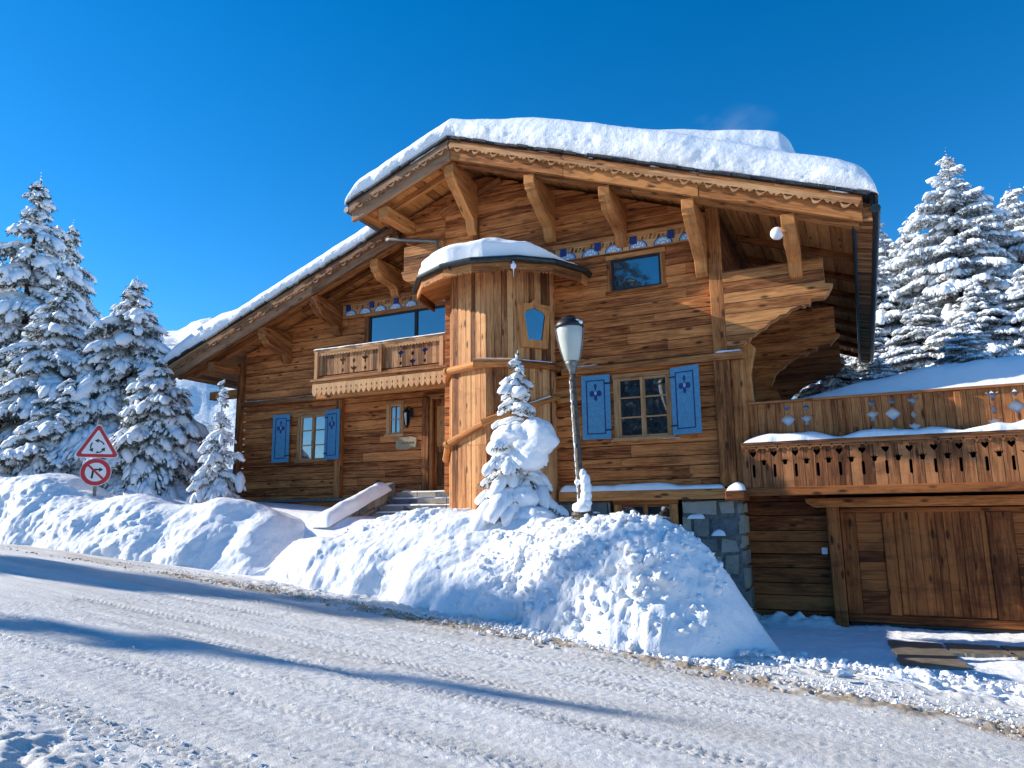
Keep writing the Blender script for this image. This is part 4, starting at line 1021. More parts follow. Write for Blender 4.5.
def ground():
    xs = spaced(-420, 420, -3.2, 3.4, .04, 14); ys = spaced(-300, 420, 9.4, 14.9, .04, 12)
    X, Y = np.meshgrid(xs, ys, indexing='ij'); Z = ground_z(X, Y)
    nearR = sstep(9.75, 9.55, Y); Z -= .05*nearR*(Y > -8)
    dist = np.sqrt(X**2+(Y-10)**2)
    Z += .10*fbm(X*.35, Y*.35, None, 4, 21)*sstep(12, 30, dist)*sstep(9, 11, Y) + .6*fbm(X*.03, Y*.03, None, 4, 22)*sstep(50, 150, dist)
    d = (X > -2.1)*(Y > 9.6)*(Y < 14.9)*(X < 6)
    Z += d*(.020*fbm(X*1.8, Y*3, None, 4, 23)+.016*np.abs(fbm(X*9, Y*9, None, 3, 24)))
    # berm of cleared snow across the drive edge and against the wall
    br = np.exp(-((Y-9.95-.1*np.sin(X*1.7))/.30)**2)*sstep(-2.6, -.6, X)*(X < 7); Z += br*(.05+.09*np.abs(fbm(X*2.6, Y*3, None, 4, 25)))
    wl = sstep(14.1, 14.7, Y)*sstep(-2.3, -2, X)*(Y < 15.4)*np.interp(X, [-2, -.75, -.55, 3, 3.2], [1, 1, .1, .1, 1]); Z += wl*(.08+.12*np.abs(fbm(X*3.1, Y*3, None, 3, 26)))
    o = link('ground', np_mesh('ground', np.stack([X, Y, Z], -1).reshape(-1, 3), grid_faces(*X.shape), SNOW, True)); tag(o, kind='structure')
ground()
def mountain():
    M = snow_mat('mountain_snow', bs=(1, 1), fine=0); 
    t = NT('mountain_slope'); ob = t.n('ShaderNodeTexCoord').outputs['Object']
    n = t.noise(t.mp(ob, (.02, .02, .035)), 1.2, 8, .7, .3); f = t.ramp(n, [(.56, (0, 0, 0)), (.60, (1, 1, 1))])
    t.base(t.mix(t.math('MULTIPLY', f, .55), (.88, .90, .93), (.18, .19, .20)), .8, .2); t.l(t.bump(t.noise(ob, .06, 8, .65), .9, 6), t.p.inputs['Normal'])
    # ridge line given by direction (x/y) and height at about 700 m
    ang = np.linspace(math.radians(95), math.radians(175), 260); rr = np.linspace(420, 1100, 60)
    A, Q = np.meshgrid(ang, rr, indexing='ij')
    hgt = np.interp(np.degrees(A), [95, 118, 126, 131, 136, 139, 142, 146, 152, 160, 175], [40, 100, 180, 196, 200, 200, 182, 130, 100, 70, 50])
    Z = hgt*sstep(420, 800, Q)*(1-.25*sstep(850, 1100, Q))+ (fbm(A*14, Q*.006, None, 5, 33)*12)*sstep(430, 700, Q)+6
    X = Q*np.cos(A); Y = Q*np.sin(A)
    o = link('mountain', np_mesh('mountain', np.stack([X, Y, Z], -1).reshape(-1, 3), grid_faces(*X.shape), t.m, True)); tag(o, kind='structure')
mountain()

# ================================================================== SNOW BANKS
def bank(name, xs, ys, fn, label, seed):
    X, Y = np.meshgrid(xs, ys, indexing='ij'); Z, rough = fn(X, Y)
    b = np.minimum(ground_z(X, Y), 99)
    H = np.clip(Z-b, 0, None)
    n1 = fbm(X*.9, Y*.9, Z*.9, 3, seed); n2 = fbm(X*3.2, Y*3.2, Z*3.2, 4, seed+5); n3 = fbm(X*11, Y*11, Z*11, 3, seed+9); n4 = vnoise(X*24, Y*24, Z*24, seed+15)
    amp = np.clip(H/.35, 0, 1)
    crumb = np.clip(fbm(X*8.5, Y*8.5, Z*8.5, 5, seed+13, .6)-.1, 0, None)
    Z = Z + amp*(.05*n1+rough*(.020*n2+.028*n3+.026*crumb+.020*n4)+.006*n2)
    # push the steep face in and out so it reads as broken snow
    gy = np.gradient(Z, axis=1)/np.gradient(Y, axis=1); steep = np.clip(gy/1.2, 0, 1)
    Yo = Y - steep*(.10*fbm(X*1.4, Z*1.8, None, 3, seed+21)+rough*(.022*n2+.03*crumb+.038*n3+.020*n4))
    Xo = X + rough*.03*n2*amp
    Z = Z+amp*(.004+.012*rough)*vnoise(X*34, Y*34, None, seed+31)
    Z = np.where(H <= 0.0, b-.12, Z)
    o = link(name, np_mesh(name, np.stack([Xo, Yo, Z], -1).reshape(-1, 3), grid_faces(*X.shape), SNOW, True)); tag(o, label, 'snow bank')
    return o
def right_bank(X, Y):
    e = road_z(X, 9.6+0*Y)
    H = np.interp(X, [-10.55, -10.3, -9.95, -9.4, -8.4, -7, -6.2, -5.6, -5.1, -4.7, -4.2, -3.7, -3.2, -2.7, -2.3, -2.0, -1.7, -1.4, -1.05, -.8], [-.40, .36, .62, .76, .82, .85, .86, .84, .86, 1.08, 1.40, 1.58, 1.66, 1.64, 1.50, 1.30, 1.02, .60, .02, -.45])
    foot = np.interp(X, [-10.2, -9.6, -8.5, -6.6, -4.8, -3.9, -3.2, -2.4, -1.9, -1.4, -1.0], [10.25, 10.05, 9.85, 9.72, 9.60, 9.35, 9.15, 9.12, 9.30, 9.9, 10.4])+.06*np.sin(X*2.3)+.10*vnoise(X*1.7, X*0, None, 91)
    w = np.interp(X, [-9.5, -7, -5.3, -4, -2.5, -1], [.50, .60, 1.0, 1.35, 1.30, .9])
    S = np.sin(np.clip((Y-foot)/w, 0, 1)*math.pi/2)**.85
    shelf = e + H*S + np.minimum((Y-foot)/w, 0)*.6
    rear = np.interp(X, [-10.4, -9.7, -8.9, -7.8, -7.2, -6.4, -5.6, -4.9, -4.0, -3.4, -3.0, -2.6, -2.3, -2.0, -1.6], [-.1, .9, 1.35, 1.62, 1.72, 1.62, 1.56, 1.52, 1.48, 1.36, 1.0, .55, .15, -.2, -.6])
    k = sstep(10.25, 11.2, Y)
    Z = shelf*(1-k)+np.maximum(rear, shelf*0-9)*k
    Z = Z*(1-sstep(-2.25, -1.9, X)*0)
    # the rear sinks into the yard
    rough = np.clip(sstep(-5.6, -4.6, X)*.9 + .25*sstep(9.2, 10.2, Y)*sstep(10.6, 10.1, Y), 0, 1)*(1-.6*sstep(-2.7, -2.1, X))
    rough = np.maximum(rough, .8*sstep(-6.3, -7.0, X)*sstep(10.4, 10.9, Y))
    rough = np.maximum(rough, .34)*(1-.85*sstep(10.9, 11.4, Y)*sstep(-6.6, -5.9, X))
    return Z, rough
RB_ = bank('snow_bank', np.arange(-10.7, -.72, .026), np.arange(9.05, 13.95, .030), right_bank, 'big ploughed snow bank below the lamp post, crumbled at its right end', 101)
def left_bank(X, Y):
    e = road_z(X, 9.6+0*Y)
    crest = np.interp(X, [-30, -22, -18.7, -17.2, -16, -15.2, -14.2, -13.4, -12.2, -11.4, -10.8, -10.3, -9.9, -9.6], [3.5, 2.95, 2.70, 2.60, 2.30, 2.04, 2.02, 1.92, 1.98, 1.90, 1.72, 1.35, .8, .35])
    foot = np.interp(X, [-30, -17, -16, -13.5, -12, -10.9, -9.9], [9.4, 9.5, 9.6, 9.9, 10.1, 10.3, 10.5])+.10*vnoise(X*1.5, X*0, None, 95)
    w = np.interp(X, [-20, -14, -11.5, -10], [1.0, 1.1, 1.35, 1.2])
    S = np.sin(np.clip((Y-foot)/w, 0, 1)*math.pi/2)**.8
    Z = e+(crest-e)*S+np.minimum((Y-foot)/w, 0)*.6
    # saddles and humps along the top
    Z += sstep(9.9, 10.6, Y)*(.10*np.sin(X*2.1+.6*Y)-.04+.08*vnoise(X*.9, Y*.9, None, 97))
    k = sstep(11.0, 12.8, Y); yard = np.interp(X, [-30, -19, -16, -12, -10.6, -9.6], [3.5, 2.3, 2.0, 1.78, 1.5, .9])
    Z = Z*(1-k)+yard*k
    rough = .14+.36*sstep(11.0, 10.3, Y)*(1-.5*sstep(-12, -11, X))
    return Z, rough
bank('snow_bank', np.concatenate([np.arange(-30, -19, .12), np.arange(-19, -9.4, .034)]), np.arange(9.0, 14.4, .036), left_bank, 'long smooth snow bank at the left of the road below the road signs', 202)

# loose crumbs of snow along the banks and the road edge
def ico(n):
    bm = bmesh.new(); bmesh.ops.create_icosphere(bm, subdivisions=n, radius=1); v = np.array([q.co for q in bm.verts]); f = np.array([[q.index for q in p.verts] for p in bm.faces]); bm.free(); return v, f
ICO1, ICO2 = ico(1), ico(2)
def blobs(cen, size, rng, ico_=ICO1, noise=.22, rot=True, yaw=None, pitch=None):
    """cen (n,3), size (n,3) -> one vertex / face array of lumpy ellipsoids"""
    v, f = ico_; n = len(cen)
    V = np.broadcast_to(v, (n, len(v), 3)).copy()
    V *= (1+noise*rng.uniform(-1, 1, (n, len(v), 1)))
    V *= np.asarray(size)[:, None, :]
    if pitch is not None:
        c, s = np.cos(pitch)[:, None], np.sin(pitch)[:, None]; x = V[..., 0]*c-V[..., 2]*s; z = V[..., 0]*s+V[..., 2]*c; V[..., 0] = x; V[..., 2] = z
    yw = rng.uniform(0, 6.28, n) if yaw is None else yaw
    c, s = np.cos(yw)[:, None], np.sin(yw)[:, None]; x = V[..., 0]*c-V[..., 1]*s; y = V[..., 0]*s+V[..., 1]*c; V[..., 0] = x; V[..., 1] = y
    V += np.asarray(cen)[:, None, :]
    F = f[None]+np.arange(n)[:, None, None]*len(v)
    return V.reshape(-1, 3), F.reshape(-1, 3)
def crumbs():
    rng = np.random.default_rng(4); P = []; S = []
    def put(n, xr, yc, ys, smin, smax, zf):
        x = rng.uniform(*xr, n); y = yc(x)+rng.normal(0, 1, n)*ys; s = smin*(smax/smin)**(rng.uniform(0, 1, n)**2.2)
        P.append(np.stack([x, y, zf(x, y)-s*.12], 1)); S.append(s)
    def flush(name, mat):
        p = np.concatenate(P); s_ = np.concatenate(S); sz = np.stack([s_, s_*rng.uniform(.6, 1, len(s_)), s_*rng.uniform(.5, .9, len(s_))], 1)
        v, f = blobs(p, sz, rng, noise=.42); o = link(name, np_mesh(name, v, f, mat, True)); tag(o, kind='stuff'); P.clear(); S.clear()
    put(5200, (-16, 2.5), lambda x: band_y(x)+.02, .13, .008, .030, lambda x, y: road_z(x, y)+.035)
    flush('dirty_snow_crumbs', simple('dirty_snow', (.44, .35, .26), .8, .2, 0, .6, 60, .3))
    put(1800, (-20, 2.5), lambda x: band_y(x)+.22, .20, .008, .032, lambda x, y: road_z(x, y)+.04)
    put(1200, (-6, 3.5), lambda x: band_y(x)+.50, .26, .008, .036, lambda x, y: np.maximum(road_z(x, y), ground_z(x, y))+.05)
    put(900, (-1.6, 4), lambda x: 9.95+.1*np.sin(x*1.7), .22, .01, .07, lambda x, y: ground_z(x, y)+.12)
    put(1100, (-8, -2.0), lambda x: 2.95+0*x, .35, .006, .022, lambda x, y: road_z(x, y)+.05)
    put(500, (-10, 2.0), lambda x: rng.uniform(3, 9, len(x)), .2, .004, .014, lambda x, y: road_z(x, y)+.02)
    put(900, (-4.6, -1.6), lambda x: 9.25+0*x, .25, .015, .075, lambda x, y: np.maximum(road_z(x, y), ground_z(x, y))+.04)
    # broken pieces lying on the face of the right bank
    nv = len(RB_.data.vertices); co = np.empty(nv*3, np.float32); RB_.data.vertices.foreach_get('co', co); co = co.reshape(-1, 3)
    ok = (co[:, 0] > -5.6) & (co[:, 0] < -1.7) & (co[:, 1] < 10.9) & (co[:, 2] > road_z(co[:, 0], 9.3+0*co[:, 0])+.08); idx = rng.choice(np.nonzero(ok)[0], 850, replace=False)
    P.append(co[idx].astype(float)); S.append(.012*(7.0)**(rng.uniform(0, 1, 850)**2.0))
    flush('snow_crumbs', SNOW)
crumbs()
def paving():
    for (x0, x1, y0, y1, skew) in ((.12, .82, 11.2, 13.15, -.35), (.88, 1.55, 12.35, 13.2, -.2), (1.62, 2.5, 12.3, 13.25, -.2)):
        mb = MB(); z = -.398; n = 14
        P = [(x0, y1), (x1, y1), (x1-skew*(y1-y0)*.15+.12, y0+.1), (x0+(y1-y0)*.06, y0)]
        rg = random.Random(int(x0*100)); Q = []
        for i in range(4):
            a, b = P[i], P[(i+1) % 4]
            for k in range(n): u = k/n; w = rg.uniform(-.02, .02); Q.append((a[0]+(b[0]-a[0])*u+w, a[1]+(b[1]-a[1])*u+w))
        mb.prism([(a, b, z-.08) for a, b in Q], (0, 0, .095)); o = mb.build('paving_slab', M_SLAB, None); tag(o, kind='structure')
paving()

# ================================================================== SNOW-LADEN SPRUCES
def make_spruce(H, Rb, seed, lod=1.0, snow=1.0, frost=0.0, base=.25, bs=1.0, droop=1.0, levels=None, lush=1.0, power=.85, near=False):
    """returns (trunk, foliage, snow) mesh data of one spruce standing at the origin"""
    rng = np.random.default_rng(seed)
    tv = MB(); n = 9
    tv.tube([(0.03*math.sin(i*1.3+seed), .03*math.cos(i*1.7), H*.995*i/(n-1)) for i in range(n)], [max(.012, .022*H*(1-i/(n-1))**.9) for i in range(n)], 9)
    Q = []; C0 = []; S0 = []; YW = []; PT = []; TW = []
    z = base; i = 0
    while z < H*.985:
        q = z/H; sp = (.030+.024*(1-q))*H/lod**.5 if levels is None else H/levels
        nb = int(round((4+4.0*(1-q))*lod**.25)); L0 = Rb*(1-q)**power*(1.0+.06*math.sin(i*2.1))*(.45+.55*min(1, (1-q)/.22))+.018*Rb
        for k in range(nb):
            a = 2*math.pi*(k+rng.uniform(-.32, .32))/nb+i*1.37; L = L0*rng.uniform(.55, 1.22)
            if rng.uniform() < .07: L *= .45
            zz = z+rng.uniform(-.9, .9)*sp; up = .42*q-.10; dr = (.34+.22*(1-q))*droop*rng.uniform(.75, 1.25)
            TW.append((a, L, zz, up, dr, q))
        z += sp*rng.uniform(.8, 1.2); i += 1
    for a, L, zz, up, dr, q in TW:
        ca, sa = math.cos(a), math.sin(a)
        pos = lambda t: np.array([ca*L*t, sa*L*t, zz+L*(up*t-dr*t*t+.10*t**4)])
        m = max(3, int(L/(.17*bs)*lod**.5)); ts = np.linspace(.14, 1, m)
        for t in ts:
            p = pos(t); slope = up-2*dr*t
            wsp = L*.34*(1-abs(t-.45)*1.25)*lush; wsp = max(wsp, .05)
            nt = max(1, int(wsp/(.13*bs))); 
            for sgn in ((-1, 1) if t < .97 else (0,)):
                for j in range(nt if sgn else 1):
                    u = (j+rng.uniform(.2, .9))/nt if sgn else 0
                    off = wsp*u; px = p+np.array([-sa*off*sgn+ca*off*.55, ca*off*sgn+sa*off*.55, -.28*off*droop+rng.normal(0, .02)])
                    PT.append((px, a+sgn*.8, slope-.3*u, q, L, t, u))
        # main bough snow pillow
        if snow > 0:
            mm = max(2, int(L/(.12*bs)*lod**.5)); heavy = rng.uniform(.7, 1.25)
            for t in np.linspace(.18, 1.0, mm):
                if rng.uniform() < .16: continue
                p = pos(t); w = bs*(.07+.105*L*(1-.55*abs(t-.7)))*heavy*float(np.exp(rng.normal(0, .28)))*snow**.8; w = min(w, .26*bs+.04)
                C0.append(p+[rng.normal(0, .03), rng.normal(0, .03), w*.22]); S0.append((w*1.35, w*.8, w*.55)); YW.append((a+rng.normal(0, .2), math.atan(up-2*dr*t)))
    for px, a, sl, q, L, t, u in PT:
        if snow > 0 and rng.uniform() < .70*snow:
            w = bs*.072*float(np.exp(rng.normal(0, .42)))*(1+.4*(1-q))
            C0.append(px+[0, 0, w*.3]); S0.append((w*1.7, w*.75, w*.5)); YW.append((a+rng.normal(0, .3), math.atan(sl)-.15))
        if snow > 0 and rng.uniform() < (.85 if frost else .5):          # rime on the hanging twigs
            w = bs*.03*float(np.exp(rng.normal(0, .35)))
            C0.append(px+rng.normal(0, .05, 3)*bs-[0, 0, .03*bs]); S0.append((w*3.2, w, w)); YW.append((a+rng.normal(0, .8), rng.uniform(-1.3, -.2)))
    # leader
    for k in range(6): C0.append(np.array([rng.normal(0, .012), rng.normal(0, .012), H*(.950+.012*k)])); s = .045*bs*(1.15-.17*k)*rng.uniform(.7, 1.2); S0.append((s, s, s*1.5)); YW.append((0, 0))
    C0 = np.array(C0); S0 = np.array(S0); YW = np.array(YW)
    if snow > 0:
        sv, sf = blobs(C0, S0, rng, ICO2 if near else ICO1, noise=.10 if near else .16, yaw=YW[:, 0], pitch=YW[:, 1])
        if near: 
            dn = fbm(sv[:, 0]*9, sv[:, 1]*9, sv[:, 2]*9, 3, seed)*.018; sv = sv+dn[:, None]
    # needle sprays: bundles of slim blades hanging below and around every twig
    P = np.array([p[0] for p in PT]); A = np.array([p[1] for p in PT]); SL = np.array([p[2] for p in PT]); nb = max(5, int(9*lush))
    P = np.repeat(P, nb, 0); A = np.repeat(A, nb)+rng.normal(0, .75, len(PT)*nb); SL = np.repeat(SL, nb)+rng.normal(-.15, .45, len(PT)*nb)
    ln = bs*rng.uniform(.09, .22, len(P)); wd = bs*rng.uniform(.010, .022, len(P))*(1.0 if near else 1.25)
    D = np.stack([np.cos(A), np.sin(A), SL], 1); D /= np.linalg.norm(D, axis=1)[:, None]
    Wv = np.cross(D, rng.normal(0, 1, D.shape)); Wv /= np.linalg.norm(Wv, axis=1)[:, None]
    O = P+rng.normal(0, .03, P.shape)*bs-[0, 0, .02]
    fv = np.stack([O-Wv*wd[:, None]*.6, O+D*ln[:, None]*.55-Wv*wd[:, None], O+D*ln[:, None], O+D*ln[:, None]*.55+Wv*wd[:, None]], 1).reshape(-1, 3)
    ff = np.arange(len(fv)).reshape(-1, 4); rr = rng.uniform(0, 1, len(ff))**1.5
    # dense inner twigs near the trunk
    tm = bpy.data.meshes.new('trunk'); tm.from_pydata([tuple(p) for p in tv.v], [], tv.f); tm.materials.append(M_BARK)
    fm = np_mesh('needles', fv, ff, M_NEEDLE_F if frost else M_NEEDLE, False, {'rnd': ('FACE', rr)})
    sm = np_mesh('snow_cover', sv, sf, SNOW_TREE, True) if snow > 0 else None
    return tm, fm, sm
def plant(meshes, loc, rz, sc, label, cat='spruce', group=None, name='spruce_tree', tilt=0):
    r = empty(name, loc, label, cat, group, R(rz)); r.scale = sc if isinstance(sc, (tuple, list)) else (sc, sc, sc); r.rotation_euler = (R(tilt), 0, R(rz))
    for nm, me in zip(('trunk', 'foliage', 'snow_cover'), meshes):
        if me: link(nm, me, r)
    return r
GL = 'snow-laden spruces left of the chalet'; GR = 'snow-covered spruces behind the terrace'
TA_ = make_spruce(9.2, 3.3, 11, lod=1.3, bs=1.0, droop=1.5, power=.85, base=1.2)
TB_ = make_spruce(6.2, 2.7, 23, lod=1.2, bs=.85, droop=1.45, power=.8)
def gz(x, y): return float(ground_z(x, y))
plant(TA_, (-25.75, 14.7, gz(-25.75, 14.7)-.1), 20, (1.12, 1.12, 1.17), 'tallest snow-laden spruce at the left edge of the photo', group=GL)
plant(TA_, (-29.4, 18.3, gz(-29.4, 18.3)-.1), 150, (1.0, 1.0, 1.12), 'slim tall spruce behind and just right of the tallest left one', group=GL)
plant(TB_, (-21.1, 13.0, gz(-21.1, 13.0)-.15), 70, (1.05, 1.05, .98), 'middle-sized spruce directly behind the road signs', group=GL)
plant(TB_, (-18.95, 13.85, gz(-18.95, 13.85)-.1), 200, (1.05, 1.05, 1.03), 'pointed spruce next to the left end of the chalet roof', group=GL)
plant(TB_, (-20.6, 14.9, gz(-20.6, 14.9)-.1), 310, (1.0, 1.0, 1.05), 'spruce half hidden behind the pointed one by the roof', group=GL)
TSM = make_spruce(3.4, 1.9, 37, lod=1.4, bs=.7, droop=1.3, base=.1, power=.7)
plant(TSM, (-17.0, 13.3, gz(-17.0, 13.3)-.1), 40, (1.05, 1.05, 1.12), 'low bushy spruce in shade below the left roof corner', group=GL)
plant(TSM, (-19.3, 12.4, gz(-19.3, 12.4)-.1), 160, (1.05, 1.05, .9), 'low snowy spruce left of the road sign post', group=GL)
TSP = make_spruce(2.95, 1.0, 51, lod=1.6, bs=.62, droop=1.0, base=.1, levels=12, near=True, lush=.8, power=1.15)
plant(TSP, (-14.15, 12.9, gz(-14.15, 12.9)-.1), 10, (.84, .84, 1.0), 'little spruce caked in snow in front of the left wall corner')
# the spruce by the lamp post, with a great lump of snow on its right side
def lamp_spruce():
    me = make_spruce(3.05, .76, 66, lod=1.7, snow=1.2, bs=.66, droop=.95, base=.25, levels=11, near=True, lush=.85, power=.7)
    r = plant(me, (-5.55, 11.8, 1.48), 0, 1.0, 'young spruce beside the lamp post with a huge snow lump on one side')
    bm = bmesh.new(); bmesh.ops.create_icosphere(bm, subdivisions=5, radius=1); v0 = np.array([q.co for q in bm.verts]); f = np.array([[q.index for q in p.verts] for p in bm.faces]); bm.free()
    V = []; F = []; b = 0
    for c, s, sd in (((.38, -.14, 1.36), (.40, .34, .44), 1), ((.02, -.22, 1.46), (.44, .30, .24), 2), ((.30, -.2, 1.08), (.34, .28, .30), 10), ((-.22, -.2, 1.28), (.26, .24, .20), 11), ((-.30, -.40, .16), (.30, .26, .25), 3), ((.24, -.30, .36), (.30, .24, .24), 4), ((.46, -.35, .04), (.38, .34, .24), 5), ((-.64, -.3, .04), (.22, .22, .18), 7), ((-.02, -.30, .98), (.18, .16, .2), 8), ((.10, -.5, .0), (.24, .22, .16), 9)):
        p = v0*np.array(s); n = fbm(p[:, 0]*2.6, p[:, 1]*2.6, p[:, 2]*2.6, 4, 300+sd); p = p*(1+.17*n[:, None]); p[:, 2] = np.where(p[:, 2] < 0, p[:, 2]*.75, p[:, 2])
        V.append(p+np.array(c)); F.append(f+b); b += len(v0)
    me2 = np_mesh('snow_lump', np.concatenate(V), np.concatenate(F), SNOW_SOFT, True); link('snow_lump', me2, r)
lamp_spruce()
# right-hand wood behind the terrace
TR1 = make_spruce(11.5, 4.2, 81, lod=2.4, bs=.66, droop=1.0, frost=1, snow=1, lush=.9, power=.75)
TR2 = make_spruce(10.0, 4.6, 92, lod=2.2, bs=.70, droop=1.3, frost=1, snow=1.0, power=.7)
for x, y, sc, rz, me, lb in (
    (3.95, 30.8, (.95, .95, 1.0), 15, TR1, 'tall pointed frosted spruce behind the terrace, highest on the right'),
    (6.3, 33.4, (1.0, 1.0, 1.06), 80, TR2, 'broad frosted spruce just right of the tall pointed one'),
    (7.7, 34.9, (1.05, 1.05, 1.05), 200, TR1, 'frosted spruce cut by the right edge, behind the broad one'),
    (2.6, 33.6, (.92, .92, 1.0), 240, TR2, 'frosted spruce left of the tall pointed one behind the terrace'),
    (1.45, 35.6, (.95, .95, .98), 300, TR1, 'thin frosted spruce showing just right of the chalet eave'),
    (3.6, 37.5, (.9, .9, .92), 33, TR2, 'frosted spruce filling the gap behind the two tallest right ones'),
    (1.2, 31.4, (.80, .80, .80), 120, TR2, 'shaggy frosted spruce low beside the end of the right eave'),
    (5.7, 27.8, (.72, .72, .64), 130, TR2, 'shorter snow-heavy spruce at the right edge above the terrace snow'),
    (3.9, 27.6, (.66, .66, .56), 210, TR2, 'squat spruce with thick boughs under the tall pointed one'),
    (2.4, 29.6, (.74, .74, .58), 20, TR2, 'low spreading spruce bowed by snow just behind the terrace snow'),
    (.6, 29.8, (.68, .68, .52), 290, TR2, 'low snowy spruce under the far end of the right eave'),
    (-.55, 25.6, (.40, .40, .33), 340, TR2, 'small snow-covered spruce peeking past the wooden consoles'),
    (.75, 24.6, (.40, .40, .27), 160, TR2, 'smallest snow-bent spruce directly above the terrace handrail'),
    (-1.5, 28.0, (.38, .38, .30), 75, TR2, 'low snow-covered spruce farthest left behind the terrace, against the chalet wall'),
    (3.0, 24.3, (.40, .40, .32), 100, TR1, 'small spruce with rounded snow caps behind the terrace heap')):
    plant(me, (x, y, 3.5 if y < 30 else 3.7), rz, sc, lb, group=GR)
# trees of the near verge (they throw the long shadows across the road) and across the road
plant(TA_, (-29.8, .12, gz(-29.8, .12)), 60, (.44, .44, 1.27), 'narrow tall spruce on the near verge far up the road', name='spruce_tree')
plant(TA_, (-39.5, 1.75, gz(-39.5, 1.75)), 10, (.85, .85, 1.86), 'tallest spruce on the near verge, farthest up the road', name='spruce_tree')
for x, y, s, rz, lb in ((-12.5, -14, 2.9, 33, 'dark spruce across the road facing the chalet, left one'), (-4.5, -17, 1.75, 90, 'biggest dark spruce across the road facing the chalet'), (3.5, -15, 1.4, 200, 'dark spruce across the road opposite the garage')):
    plant((TB_[0], TB_[1], None), (x, y, gz(x, y)), rz, s, lb)

# ================================================================== STREET LAMP
def lamp():
    B = Vector((-4.03, 10.95, 1.30)); T = Vector((-4.155, 10.98, 3.86))
    L = empty('street_lamp', tuple(B), 'tall cast-metal street lamp with a tapered glass head in front of the chalet', 'street lamp')
    ax = (T-B).normalized()
    def P(h): return B+ax*h
    mb = MB(); H = (T-B).length
    mb.lathe(B, [(.17, -.4), (.17, .02), (.185, .05), (.185, .09), (.15, .12), (.15, .26), (.175, .29), (.17, .33), (.09, .37), (.075, .42)], 20, axis=ax); mb.build('base', M_BROWNMETAL, L)
    mb = MB(); mb.lathe(B, [(.058, .38), (.053, .9), (.050, 1.5), (.045, 2.2), (.042, H-.12), (.062, H-.10), (.062, H-.05), (.044, H-.03), (.05, H)], 18, axis=ax); mb.build('pole', M_BROWNMETAL, L)
    # grime-and-snow stripe stuck on the windward side of the pole
    rng = np.random.default_rng(9); n = 150; hh = rng.uniform(.4, H-.1, n); a = rng.normal(math.radians(200), .35, n)
    cen = np.array([list(P(h)) for h in hh])+np.stack([np.cos(a)*.055, np.sin(a)*.055, 0*a], 1)-np.array(B); s = rng.uniform(.008, .02, n)
    v, f = blobs(cen, np.stack([s*.7, s*.7, s*2.2], 1), rng, rot=False); link('rime', np_mesh('rime', v, f, SNOW_TREE, True), L)
    # head
    mb = MB(); mb.lathe(T, [(.052, 0), (.056, .05), (.075, .10), (.10, .16), (.112, .20), (.105, .215)], 28, axis=ax); mb.build('collar', M_GREY, L, smooth=True)
    mb = MB(); mb.lathe(T, [(.085, .205), (.12, .24), (.165, .42), (.198, .60), (.218, .78), (.205, .80)], 36, axis=ax); mb.build('lamp_shade', M_LAMPGLASS, L, smooth=True)
    mb = MB()
    for k in range(3):
        t = R(21+90*k); r0, r1 = .118, .232; o0 = Vector((math.cos(t), math.sin(t), 0))
        pts = [T+o0*r+ax*z for r, z in ((.112, .20), (.150, .32), (.188, .47), (.216, .62), (.236, .80))]
        mb.tube(pts, .011, 6)
    mb.build('rib', M_GREY, L)
    mb = MB(); mb.lathe(T, [(.205, .775), (.232, .785), (.238, .82), (.226, .86), (.195, .905), (.155, .935), (.125, .94), (.12, .965), (.085, .99), (.02, 1.0)], 36, axis=ax); mb.build('cap', M_BLACK, L, smooth=True)
    c = T+ax*.95-np.array(B) if False else (T+ax*.93-B); c = np.array(c)+[.14, -.05, -.05]
    v, f = blobs(np.array([c, c+[.06, 0, -.03], c+[-.02, .06, .02]]), np.array([[.09, .07, .04], [.06, .06, .04], [.07, .05, .03]]), np.random.default_rng(2), ICO2, noise=.08); link('snow_cover', np_mesh('snow_cover', v, f, SNOW_SOFT, True), L)
    # snow clinging to the foot of the pole
    cs = []; ss = []
    for z, dx, w, h in ((.40, .0, .16, .10), (.47, .05, .12, .10), (.58, .075, .10, .12), (.70, .085, .095, .13), (.82, .07, .085, .12), (.92, .04, .06, .09), (.80, -.06, .05, .05)): cs.append((dx, -.06, z)); ss.append((w, w*.9, h))
    v, f = blobs(np.array(cs), np.array(ss), np.random.default_rng(6), ICO2, noise=.06); link('snow_cover', np_mesh('snow_cover', v, f, SNOW_SOFT, True), L)
lamp()

